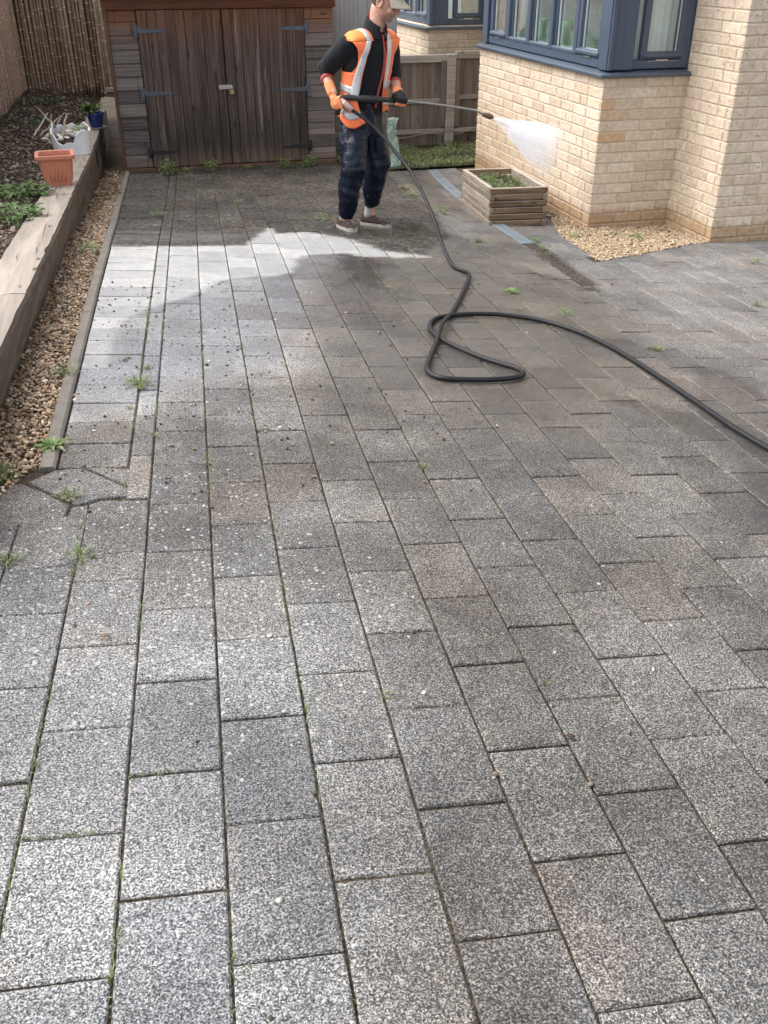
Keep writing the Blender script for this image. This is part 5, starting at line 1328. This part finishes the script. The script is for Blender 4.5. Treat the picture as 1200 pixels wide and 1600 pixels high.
for s in (-1, 1):
    mb = MB(); mb.tone(.4); mb.ell(hp(.080, s * .031, .002), (.007, .013, .006), HR, 10, 6); pp(mb.build('eye', M_EYE))
mb = MB(); mb.tone(.5); n = 26; rings = []
for u in np.linspace(-.045, .075, 9):                                              # cropped hair on the back and sides
    rings.append([hp(-.012 + (.1015 if math.cos(a) < .0 else .097) * math.cos(a) * math.sqrt(max(.05, 1 - ((u - .028) / .094) ** 2)), (.0785) * math.sin(a) * math.sqrt(max(.05, 1 - ((u - .028) / .094) ** 2)), u) for a in np.linspace(math.radians(78), math.radians(282), n)])
mb.loft(rings, closed=False, caps=False); pp(mb.build('hair', M_HAIR))
mb = MB(); mb.tone(.5); rings = []
for i in range(9):
    t = i / 8; u = .040 + .082 * math.sin(t * PI / 2); k = math.cos(t * PI / 2) ** .75 if t < 1 else .02
    rings.append([hp(-.010 + .110 * k * math.cos(a), .088 * k * math.sin(a), u + .012 * math.cos(a)) for a in np.linspace(0, 2 * PI, 29)[:-1]])
rings = [[p * .985 + (HC + UH * .04) * .015 for p in rings[0]]] + rings
mb.loft(rings); cap = pp(mb.build('cap', M_CAP))
mb = MB(); mb.tone(.5); top, bot = [], []
for r in np.linspace(0, 1, 6):
    row = []
    for a in np.linspace(-1.15, 1.15, 15):
        ext = .082 * r * math.cos(a * .95) ** .8 if abs(a) < 1.5 else 0
        row.append(hp(-.012 + .108 * math.cos(a) + ext, .087 * math.sin(a) * (1 + .02 * r), .052 + .012 * math.cos(a) - .020 * r - .030 * (a / 1.15) ** 2 * r + .004))
    top.append(row)
n = 15; vs = [p for r in top for p in r]; vs += [p - UH * .005 for p in vs]; m = 6 * n
fs = [(j * n + i, j * n + i + 1, (j + 1) * n + i + 1, (j + 1) * n + i) for j in range(5) for i in range(n - 1)]; fs += [tuple(m + k for k in reversed(f)) for f in fs]
rim = [5 * n + i for i in range(n)]; rim = [j * n for j in range(6)] + rim[1:] + [j * n + n - 1 for j in range(4, -1, -1)]
fs += [(rim[i], rim[i + 1], rim[i + 1] + m, rim[i] + m) for i in range(len(rim) - 1)]
mb.add(vs, fs, 0, True); br = mb.build('brim', M_CAP); br.parent = cap; br.matrix_parent_inverse = cap.matrix_world.inverted()

# fleece jacket, with the sleeves pushed up
mb = MB(); mb.tone(.5)
mb.loft([[tor_pt(z, a, .004) for a in np.linspace(0, 2 * PI, 29)[:-1]] for z in (.925, .99, 1.05, 1.16, 1.27, 1.34, 1.395, 1.43, 1.45)])
fR, fL = elR.lerp(wrR, .22), elL.lerp(wrL, .18)
mb.capsule([shR - V((-.05, 0, -.01)), shR, shR.lerp(elR, .5) + V((-.008, 0, 0)), elR, fR], [.070, .078, .070, .064, .050], 18)
mb.capsule([shL - V((.05, 0, -.01)), shL, shL.lerp(elL, .5), elL, fL], [.070, .076, .066, .060, .048], 18)
def foldj(x, y, z):
    p = V((x, y, z)); w = min(1, (p - elR).length / .2)
    return .006 * nz(x * 14, y * 14, z * 14) + (1 - w) * .0045 * math.sin(70 * (p - elR).dot((shR - elR).normalized()) + 3 * nz(x * 20, y * 20, z * 20))
jacket = pp(blob(mb, 'fleece_jacket', [M_FLEECE], .0065, 6, disp=foldj))
def cuff(c, d, r, n=22):
    m = MB(); m.tone(.5); R = frame(d); m.loft([[c + R @ V((rr * math.cos(a), rr * math.sin(a), h)) for a in np.linspace(0, 2 * PI, n + 1)[:-1]] for rr, h in ((r * .8, -.010), (r, -.006), (r * 1.03, .004), (r, .014), (r * .86, .018), (r * .7, .012))]); return m
o = cuff(fR + (wrR - elR).normalized() * .036, wrR - elR, .043).build('cuff', M_REDTRIM); o.parent = jacket; o.matrix_parent_inverse = jacket.matrix_world.inverted()
o = cuff(fL + (wrL - elL).normalized() * .034, wrL - elL, .042).build('cuff', M_REDTRIM); o.parent = jacket; o.matrix_parent_inverse = jacket.matrix_world.inverted()
mb, ml = MB(), MB(); mb.tone(.5); ml.tone(.5)                        # stand-up collar, open at the front, lined in red
NA = V((-1.705, .042, 1.425)); ND = (HC - UH * .05 - FH * .03 - NA).normalized(); NR = frame(ND, FB); n = 30
def col_pt(a, h, g):
    r = .066 + g + .012 * (1 - h) ; return NA + NR @ V((r * 1.08 * math.cos(a), r * math.sin(a), -.015 + h * (.108 - .036 * math.cos(a))))
ang = np.linspace(.30, 2 * PI - .30, n)
mb.loft([[col_pt(a, h, g) for a in ang] for h, g in ((0, .016), (.35, .012), (.7, .008), (1, .006), (1.02, .002))], closed=False, caps=False)
ml.loft([[col_pt(a, h, g) for a in ang] for h, g in ((1.02, .0025), (1.0, -.002), (.6, -.002), (.1, .0))], closed=False, caps=False)
for m_, nm, mt in ((mb, 'collar', M_FLEECE), (ml, 'collar_lining', M_REDTRIM)):
    o = m_.build(nm, mt); o.parent = jacket; o.matrix_parent_inverse = jacket.matrix_world.inverted()
mb = MB(); mb.tone(.5)
for off in (-.011, .011):
    zs = np.linspace(1.435, .985, 28)
    mb.tube([tor_pt(z, .16 + .10 * math.sin((1.45 - z) * 9) * min(1, (1.45 - z) * 4) + off * 2.6 * (1 if z < 1.36 else .6), .0115) for z in zs], [.0042] * 28, 6)
o = mb.build('zip_piping', M_REDTRIM); o.parent = jacket; o.matrix_parent_inverse = jacket.matrix_world.inverted()

# waterproof trousers, baggy, gathered at the ankles
mb = MB(); mb.tone(.5)
mb.loft([[tor_pt(z, a, g) for a in np.linspace(0, 2 * PI, 27)[:-1]] for z, g in ((.80, .004), (.86, .012), (.92, .010), (.99, .004), (1.03, .0))])
mb.capsule([hipR + V((.01, 0, -.03)), hipR.lerp(kR, .45), kR, kR.lerp(aR, .35), kR.lerp(aR, .72), aR + V((.0, -.005, .012))], [.098, .096, .086, .080, .074, .060], 20)
mb.capsule([hipL + V((-.005, 0, -.03)), hipL.lerp(kL, .45), kL, kL.lerp(aL, .35), kL.lerp(aL, .68), aL + V((0, -.01, .035))], [.094, .092, .086, .082, .074, .050], 20)
def foldt(x, y, z):
    r = .009 * nz(x * 9, y * 9, z * 4, 1) + .006 * nz(x * 24, y * 24, z * 16 + 4)
    low = max(0, 1 - abs(z - .40) / .22); kn = max(0, 1 - abs(z - .62) / .10)
    q = math.sin(z * 92 + 5 * nz(x * 7, y * 7, z * 4)) * (.0075 * low + .004 * kn)
    return r + q * .45 + .006 * math.sin(38 * (x * .97 - y * .26) + 6 * nz(x * 6, y * 6, z * 3) + z * 9)
trousers = pp(blob(mb, 'waterproof_trousers', [M_PVC], .0062, 3, disp=foldt))

# shoes: brown suede on white rubber soles
M_SUEDE = fabric('maroon_suede', (.036, .020, .018), .9, .3, .05); M_SOLE = mat_plain('white_rubber_sole', (.38, .345, .285), .6, .12, 30, .1); M_LACE = fabric('grey_laces', (.24, .19, .18), .9, .1); M_SOCK = fabric('grey_sock', (.36, .35, .35), .95, .1)
def shoe(toe, heel):
    toe, heel = V(toe), V(heel); d = (toe - heel).normalized(); L = .262; sd = V((d.y, -d.x, 0)).normalized(); up = sd.cross(d); 
    if up.z < 0: up = -up
    def outline(t):   # half widths along the shoe
        return .033 + .011 * math.sin(min(1, t / .75) * PI * .9 + .2) if t < .80 else .044 * math.sqrt(max(0, 1 - ((t - .80) / .205) ** 2)) 
    def pt(t, s, h): return heel + d * (L * (t - .04)) + sd * s + up * h
    T = [0.0, .02, .06, .14, .25, .4, .55, .68, .8, .88, .94, .98, 1.0]
    def hw(t): return max(.006, outline(t) * (1 if t > .06 else (.55 + .45 * (t / .06))))
    sole = MB(); sole.tone(.5)
    sole.loft([[pt(t, hw(t) * c * 1.07, (0 if b else .026 + .004 * (t > .9))) for c, b in ((-1, 1), (-1.0, 0), (-.5, 0), (.5, 0), (1, 0), (1, 1))] for t in T], 0, False)
    so = sole.build('sole', M_SOLE)
    u = MB(); u.tone(.5); rings = []
    for t in T:
        h = .088 - .002 * t if t < .30 else .086 - .040 * sst(.28, .72, t) - .012 * sst(.72, 1.0, t)
        if t < .03: h *= .94
        rings.append([pt(t, hw(t) * 1.0 * (math.cos(a)) * (1 - .25 * math.sin(a) ** 2 * (t < .5)), .022 + (h - .022) * math.sin(a) ** .8) for a in np.linspace(0.001, PI - .001, 13)])
    u.loft(rings); up_ = u.build('upper', M_SUEDE)
    la = MB(); la.tone(.5)
    for i in range(5):
        t = .36 + i * .075; h = .086 - .040 * sst(.28, .72, t) + .003
        la.tube([pt(t, -.020, h - .006), pt(t + .01, 0, h + .002), pt(t, .020, h - .006)], .0030, 6)
    return up_, so, la.build('laces', M_LACE)
for toe, heel, ank in (((-1.905, -.125, gz(-1.905, -.125)), (-1.945, .13, gz(-1.945, .13)), aR), ((-1.572, .075, gz(-1.572, .075)), (-1.748, .262, gz(-1.748, .262)), aL)):
    u, s, l = shoe(toe, heel); u.name = 'shoe'; pp(u)
    for q in (s, l): q.parent = u; q.matrix_parent_inverse = u.matrix_world.inverted()
    mb = MB(); mb.tone(.5); base = V(heel) + (V(toe) - V(heel)).normalized() * .055
    mb.tube([base + V((0, 0, .05)), base + V((0, 0, .085)), ank + V((0, 0, .03)), ank + V((0, 0, .09))], [.036, .034, .036, .040], 14); o = mb.build('sock', M_SOCK); pp(o)

# hi-vis vest: open front, arm holes, reflective tape sewn over the shoulders and round the waist
def vest_mat():
    t = NT('orange_hi_vis'); v = t.co(); f = t.noise(v, 18, 4, .6); w = t.noise(v, 900, 1)
    col = t.mix(t.ss(f, .3, .7), (.86, .165, .05), (.95, .225, .075))
    sh_ = t.ss(t.sep(v)[2], 1.36, 1.45)
    t.set(Base_Color=col, Roughness=.7); t.b.inputs['Sheen Weight'].default_value = .1
    t.bump(t.math('ADD', t.math('MULTIPLY', w, .3), f), .25, .006); return t.m
M_VEST = vest_mat(); M_VEST_LIT = fabric('hi_vis_highlight', (.84, .26, .065), .7, .1); M_TAPE = mat_plain('silver_reflective_tape', (.52, .54, .56), .38, .10, 40, .08, metallic=.25, spec=.7)  # yellow tone paints the overexposed light on one shoulder
HEM, ARM = .905, 1.215
def vgrow(z, phi):
    fl = max(0, (1.16 - z) / .25); return .018 + .016 * fl + .010 * fl * math.sin(phi * 5 + 2) + .005 * nz(math.cos(phi) * 3, math.sin(phi) * 3, z * 9)
def pwl(z, T):
    """piecewise linear, T = ((z, value), ...) from the hem up"""
    if z <= T[0][0]: return T[0][1]
    for a, b in zip(T[:-1], T[1:]):
        if z <= b[0]: return a[1] + (b[1] - a[1]) * (z - a[0]) / (b[0] - a[0])
    return T[-1][1]
EDGE = {-1: ((.87, .055), (.95, .100), (1.05, .128), (1.20, .122), (1.32, .104), (1.41, .072)), 1: ((.95, .075), (1.05, .058), (1.25, .050), (1.41, .052))}
OUTER = ((1.215, .172), (1.25, .158), (1.30, .154), (1.36, .176), (1.41, .212))
def lat_pt(z, l, front=True, extra=0.0):
    """on the vest's surface at height z, l metres towards the person's left of the middle"""
    x, y, a, b = tor(z); g = .018 + extra; e = 2.4; a2, b2 = a + g + .062 * sst(1.30, 1.39, z), b + g
    k = (max(0.0, 1 - (abs(l) / a2) ** e)) ** (1 / e)
    return V((x, y, z)) + LBD * l + FB * (b2 * k * (1 if front else -1))
def edge_phi(z, side):
    x, y, a, b = tor(z); l = pwl(z, EDGE[side]); e = 2.4
    k = (max(0.001, 1 - (l / (a + .02)) ** e)) ** (1 / e); return side * math.atan2(l / (a + .02), k)
def ph_fix(phi): return phi
def vest_pt(z, phi, extra=0.0): return tor_pt(z, phi, vgrow(z, phi) + extra)
def hemz(phi):
    p = (phi + PI) % (2 * PI) - PI
    return .925 - .060 * math.exp(-((p + .95) / .55) ** 2) + .035 * math.exp(-((p - .7) / .6) ** 2)
def grid(mb, rows, mi=0, smooth=True):
    n = len(rows[0]); vs = [p for r in rows for p in r]; mb.add(vs, [(j * n + i, j * n + i + 1, (j + 1) * n + i + 1, (j + 1) * n + i) for j in range(len(rows) - 1) for i in range(n - 1)], mi, smooth)
def solid(o, th=.003):
    m = o.modifiers.new('cloth', 'SOLIDIFY'); m.thickness = th; m.offset = -1; return o
vm = MB(); vm.tone(.5); TWO = 2 * PI
def wrap_row(t, extra=0.0, n=80, q0=0, q1=1):
    r = []
    for q in np.linspace(q0, q1, n):
        zz = HEM + (ARM - HEM) * t; a0, a1 = edge_phi(zz, 1), TWO + edge_phi(zz, -1); phi = a0 + (a1 - a0) * q
        h = hemz(phi); r.append(vest_pt(h + (ARM - h) * t, phi, extra))
    return r
grid(vm, [wrap_row(t) for t in np.linspace(0, 1, 24)])
ZY = 1.405
def front_row(z, side, extra=0.0, l0=None, l1=None, n=12, front=True):
    a = pwl(z, EDGE[side]) if front else 0.0; b = pwl(z, OUTER)
    a = a if l0 is None else l0; b = b if l1 is None else l1
    return [lat_pt(z, side * (a + (b - a) * q), front, extra) for q in np.linspace(0, 1, n)]
def put(mb, rows, flip): grid(mb, [list(reversed(r)) for r in rows] if flip else rows)
def yoke_rows(side, extra=0.0, l0=.058, l1=.212, n=14):
    ls = [l0 + (l1 - l0) * q for q in np.linspace(0, 1, n)]; rows = []
    f, b = [lat_pt(ZY, side * l, True, extra) for l in ls], [lat_pt(ZY, side * l, False, extra) for l in ls]
    for t in np.linspace(0, 1, 11):
        r = []
        for k, l in enumerate(ls):
            rise = (.066 - .12 * max(0, l - .06) - 1.1 * max(0, l - .17)) + extra
            p = f[k].lerp(b[k], t); r.append(p + V((0, 0, rise * math.sin(t * PI) ** .7)))
        rows.append(r)
    return rows
ym = MB(); ym.tone(.5)
for side in (-1, 1):
    put(vm, [front_row(z, side) for z in np.linspace(ARM, ZY, 16)], side < 0)
    put(vm, [front_row(z, side, front=False) for z in np.linspace(ARM, ZY, 16)], side > 0)
    put(vm, yoke_rows(side), side < 0)
vest = pp(solid(vm.build('hi_vis_vest', [M_VEST]), .003)); bpy.context.view_layer.update()
def vpart(o): o.parent = vest; o.matrix_parent_inverse = vest.matrix_world.inverted(); return o
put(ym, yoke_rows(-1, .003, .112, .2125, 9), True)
vpart(solid(ym.build('shoulder_highlight', M_VEST_LIT), .0015))  # bright light on the shoulder, painted as a yellow patch
def tape(build):
    tp = MB(); tp.tone(.5); build(tp); vpart(solid(tp.build('reflective_tape', M_TAPE), .0015))
for t0, t1 in ((.60, .745), (.16, .28)): tape(lambda tp: grid(tp, [wrap_row(t, .0035) for t in np.linspace(t0, t1, 5)]))
for side in (-1, 1):                                                # braces down the front, over the shoulder and down the back
    T = lambda z: (pwl(z, EDGE[side]) + .006, pwl(z, EDGE[side]) + .042)
    zs = np.linspace(1.05 if side < 0 else 1.10, ZY, 26)
    def brace(tp):
        put(tp, [[lat_pt(z, side * (T(z)[0] + (min(T(z)[1], .168) - T(z)[0]) * q), True, .0045 + .016 * max(0, (1.16 - z) / .25)) for q in np.linspace(0, 1, 5)] for z in zs], side < 0)
        put(tp, yoke_rows(side, .0045, pwl(ZY, EDGE[side]) + .004, pwl(ZY, EDGE[side]) + .040, 5), side < 0)
        put(tp, [[lat_pt(z, side * (.078 + .036 * q), False, .0045) for q in np.linspace(0, 1, 5)] for z in np.linspace(1.12, ZY, 14)], side > 0)
    tape(brace)

# ------------------------------------------------------------------ lance, hose and the jet
M_LANCE = mat_plain('black_plastic', (.018, .018, .020), .42, .2, 60, .1); M_ROD = mat_plain('worn_steel_tube', (.30, .29, .28), .4, .2, 50, .1, metallic=.85); M_NOZ = mat_plain('brown_nozzle_guard', (.14, .075, .055), .6, .25, 70, .3)
M_HOSE = mat_plain('black_rubber_hose', (.010, .0105, .012), .50, .45, 40, .15, spec=.28); M_FIT = mat_plain('pinkish_steel_fitting', (.55, .42, .38), .4, .15, 60, .1, metallic=.5)
gA, gB, gC, gD = V((-1.985, -.054, 1.064)), V((-1.905, -.068, 1.062)), V((-1.725, -.083, 1.047)), V((-1.583, -.091, 1.036))
rE, nA, nB = V((-.990, -.043, .945)), V((-.915, -.042, .913)), V((-.856, -.043, .894))
lance = empty('pressure_washer_lance', tuple(gB)); tag(lance, 'long pressure washer lance with black grip and steel tube held by the person', 'pressure washer')
mb = MB(); mb.tone(.5)
mb.tube([gA, gA.lerp(gB, .3), gB, gB.lerp(gC, .35), gB.lerp(gC, .4), gC, gC.lerp(gD, .05), gC.lerp(gD, .25), gD], [.014, .018, .019, .021, .026, .026, .022, .017, .017], 14)
mb.tube([gA + V((.035, 0, 0)), gA + V((.01, .02, -.06)), gA + V((-.005, .03, -.11))], [.018, .017, .019], 10)
mb.tube([gA + V((.055, 0, -.015)), gA + V((.05, .015, -.05)), gA + V((.03, .022, -.075))], [.004, .005, .004], 8)
world_part(mb.build('trigger_grip', M_LANCE), lance)
mb = MB(); mb.tone(.5); sag = V((0, 0, .006)); mb.tube([gD - (gD - gC) * .1] + [gD.lerp(rE, t) + sag * math.sin(t * PI) for t in np.linspace(0, 1, 10)] + [rE.lerp(nA, .5), nA], .0082, 10)
world_part(mb.build('steel_tube', M_ROD), lance)
mb = MB(); mb.tone(.5); dn = (nB - nA); mb.tube([nA - dn * .35, nA - dn * .3, nA, nA + dn * .2, nA + dn * .6, nB - dn * .15, nB], [.009, .015, .0165, .019, .019, .014, .010], 12); world_part(mb.build('nozzle', M_NOZ), lance)
h0 = V((-1.973, -.073, 1.050)); hs_ = [h0, V((-1.905, -.118, .989)), V((-1.825, -.170, .933))]
mb = MB(); mb.tone(.5); mb.tube([h0 - V((.02, -.015, -.012)), h0, h0.lerp(hs_[1], .3), hs_[1]], [.014, .017, .021, .019], 12); mb.tube([h0.lerp(hs_[1], .28), h0.lerp(hs_[1], .36)], .023, 12); world_part(mb.build('hose_fitting', M_FIT), lance)
HR_ = .0115
GP = [(-1.565, -1.33), (-1.535, -1.52), (-1.61, -1.72), (-1.78, -2.08), (-1.94, -2.40), (-2.075, -2.66), (-2.185, -2.90), (-2.29, -3.13), (-2.345, -3.28), (-2.32, -3.375), (-2.22, -3.41), (-2.10, -3.42), (-2.00, -3.405), (-1.945, -3.36), (-1.945, -3.29), (-1.985, -3.23), (-2.05, -3.12), (-2.11, -2.96), (-2.145, -2.80),
      (-2.135, -2.65), (-2.06, -2.50), (-1.93, -2.435), (-1.78, -2.425), (-1.65, -2.46), (-1.50, -2.58), (-1.40, -2.80), (-1.36, -3.05), (-1.355, -3.35), (-1.365, -3.73), (-1.378, -4.05), (-1.365, -4.28), (-1.33, -4.6), (-1.25, -5.1), (-1.1, -5.7)]
def catmull(P, k=7):
    out = []
    for i in range(len(P) - 1):
        p0, p1, p2, p3 = P[max(0, i - 1)], P[i], P[i + 1], P[min(len(P) - 1, i + 2)]
        for j in range(k):
            t = j / k; out.append(.5 * ((2 * p1) + (p2 - p0) * t + (2 * p0 - 5 * p1 + 4 * p2 - p3) * t * t + (3 * p1 - p0 - 3 * p2 + p3) * t ** 3))
    return out + [P[-1]]
cross = V((-2.105, -2.70, 0))
def hz_(x, y, i):
    z = gz(x, y) + HR_ + .004
    if 4 <= i <= 6: z += .030 * max(0, 1 - (V((x, y, 0)) - cross).length / .22)
    return z
air = [h0.lerp(hs_[1], .5), hs_[1], hs_[2], V((-1.74, -.255, .849)), V((-1.67, -.378, .752)), V((-1.607, -.55, .645)), V((-1.579, -.754, .535)), V((-1.570, -.95, .425)), V((-1.568, -1.12, .315))]
HP_ = air + [V((x, y, hz_(x, y, i))) for i, (x, y) in enumerate(GP)]
mb = MB(); mb.tone(.5); mb.tube(catmull(HP_), HR_, 12)
tag(mb.build('pressure_hose', M_HOSE), 'black rubber pressure hose looping over the drive from the lance to the right edge', 'hose')

def glove(wr, palm_c, grip_axis, palm_n, fwd, grip_c, grip_r, thumb_side, name, mats, back_black):
    """hand closed on a round grip: palm_n points from the palm to the grip, fwd from wrist to knuckles, fingers wrap round grip_c"""
    A, N, F = V(grip_axis).normalized(), V(palm_n).normalized(), V(fwd).normalized()
    m = MB(); m.tone(.5)
    R = Matrix((A, F, A.cross(F))).transposed()
    m.ell(palm_c, (.040, .044, .017), R, 14, 9)
    m.capsule([wr, wr.lerp(palm_c, .5), palm_c], [.031, .031, .022], 12)
    for i, (off, ln, r) in enumerate(((.030, 1.0, .0098), (.010, 1.08, .0102), (-.010, 1.02, .0098), (-.029, .84, .0088))):
        base = palm_c + A * off + F * .034; rad = grip_r + r + .001; g = grip_c + A * off
        v0 = base - g; a0 = math.atan2(v0.dot(F), -v0.dot(N)); pts = [palm_c + A * off * .8 + F * .012, base]
        for k in range(1, 5):
            a = a0 + ln * k * .62; pts.append(g + (-N * math.cos(a) + F * math.sin(a)) * rad)
        m.capsule(pts, [.012, r * 1.1, r * 1.06, r, r * .95, r * .88], 10)
    b = palm_c + A * (thumb_side * .036) - F * .012; g = grip_c + A * thumb_side * .045
    m.capsule([palm_c + A * thumb_side * .018 - F * .022, b, b + N * .022 + A * thumb_side * .014 - F * .010, g - F * (grip_r + .008) + N * .012 - A * thumb_side * .004, g - F * (grip_r * .6) + N * (grip_r + .008) - A * thumb_side * .006], [.015, .0145, .012, .0105, .009], 10)
    o = blob(m, name, mats, .0036, 3); me = o.data; bpy.context.view_layer.update()
    for p in me.polygons:
        c = p.center; fing = (c - palm_c).dot(F); inner = (c - palm_c).dot(N)
        p.material_index = 1 if (back_black(fing, inner, (c - palm_c).dot(A))) else 0
    pp(o); c = MB(); c.tone(.5); e = wr + (wr - palm_c).normalized() * .022
    c.tube([e, e.lerp(wr, .3), wr, wr.lerp(palm_c, .3), wr.lerp(palm_c, .55)], [.032, .0345, .0345, .034, .031], 18); q = c.build('glove_cuff', M_GLOVE_O); q.parent = o; q.matrix_parent_inverse = o.matrix_world.inverted(); return o
axL = (rE - gD).normalized(); gl = gC.lerp(gD, .92) + axL * .035
upL = V((0, 0, 1)) - axL * axL.z; upL.normalize(); toward = axL.cross(upL); toward = toward if toward.dot(TWD) > 0 else -toward
gN = (-upL * .75 + toward * -.45).normalized(); fw = (toward * .80 - upL * .25); fw = (fw - gN * fw.dot(gN)).normalized()
glove(wrL, gl - gN * .036 - fw * .010, axL, gN, fw, gl, .017, -1, 'glove', [M_GLOVE_O, M_GLOVE_B], lambda f, n_, a: not (f > .020 and n_ > .030) and f > -.055)
axR = V((.28, -.10, -.95)).normalized(); gr = gA + V((.012, .008, -.030)); fw = V((.80, -.35, -.05)); gN = (RTD * .2 + V((.35, .75, .0))); gN = (gN - axR * gN.dot(axR)).normalized(); fw = (fw - axR * fw.dot(axR)); fw = (fw - gN * fw.dot(gN)).normalized()
glove(wrR, gr - gN * .036 - fw * .012, axR, gN, fw, gr, .017, -1, 'glove', [M_GLOVE_O, M_GLOVE_B], lambda f, n_, a: f > .040 or (n_ > .022 and f > -.02))
def spray_mat(dens):
    t = NT('water_spray'); t.n.remove(t.b); pv = t.n.new('ShaderNodeVolumePrincipled'); pv.inputs['Color'].default_value = (.97, .98, 1, 1); pv.inputs['Anisotropy'].default_value = 0.0
    v = t.co(); d1 = t.noise(v, 8, 4, .6); sb_ = t.n.new('ShaderNodeVectorMath'); sb_.operation = 'SUBTRACT'; t.l.new(v, sb_.inputs[0]); sb_.inputs[1].default_value = tuple(nB); nm = t.n.new('ShaderNodeVectorMath'); nm.operation = 'NORMALIZE'; t.l.new(sb_.outputs[0], nm.inputs[0]); d2 = t.noise(nm.outputs[0], 34, 3, .7); d = t.math('ADD', t.math('MULTIPLY', d1, .45), t.math('MULTIPLY', d2, .55)); x = t.n.new('ShaderNodeVectorMath'); x.operation = 'DISTANCE'; t.l.new(v, x.inputs[0]); x.inputs[1].default_value = tuple(nB)
    r = x.outputs['Value']
    fall = t.ss(r, .84, .30, .0, 1.0); near = t.ss(r, 0, .10, 3.0, 1.0)
    k = t.math('MULTIPLY', t.math('MULTIPLY', t.ss(d, .36, .62, .12, 1.0), fall), near)
    t.put(pv.inputs['Density'], t.math('MULTIPLY', k, dens)); t.l.new(pv.outputs[0], t.out.inputs['Volume']); return t.m
def fan(name, half, thick, L, dens, axis_d, up_v, n=14):
    """flat fan of water leaving the nozzle: opens fast in one plane, slowly across it"""
    a = V(axis_d).normalized(); u = V(up_v); u = (u - a * u.dot(a)).normalized(); s = a.cross(u); m = MB(); rings = []
    for t in np.linspace(0, 1, 10):
        w, h = .006 + thick * L * t, .007 + math.tan(half) * L * t
        rings.append([nB + a * (L * t) + u * (h * math.cos(q)) + s * (w * math.sin(q)) for q in np.linspace(0, 2 * PI, n + 1)[:-1]])
    m.loft(rings); return m.build(name, spray_mat(dens))
jd = V((-.290, .18, .605)) - nB
o = fan('water_jet', math.radians(16), .13, .86, 27.0, jd, V((0, 0, 1))); tag(o, 'fan of white water spraying from the lance nozzle at the bay wall', 'water spray'); 
mb = MB()                                                           # drops thrown out around the fan
ja = jd.normalized(); ju = (V((0, 0, 1)) - ja * ja.z).normalized(); js = ja.cross(ju)
for i in range(900):
    r = .03 + .66 * RND.random() ** .7; an = RND.gauss(0, .15); th_ = RND.gauss(0, .06); p = nB + ja * r + ju * (r * math.tan(an)) + js * (r * th_); d = (p - nB).normalized()
    mb.tone(); L = RND.uniform(.004, .016); mb.tube([p - d * L, p, p + d * L], [.0003, RND.uniform(.0005, .0011), .0003], 4)
def water():
    t = NT('water_drops'); t.set(Base_Color=(.90, .92, .94), Roughness=.5); return t.m
tag(mb.build('water_drops', water()), kind='stuff')
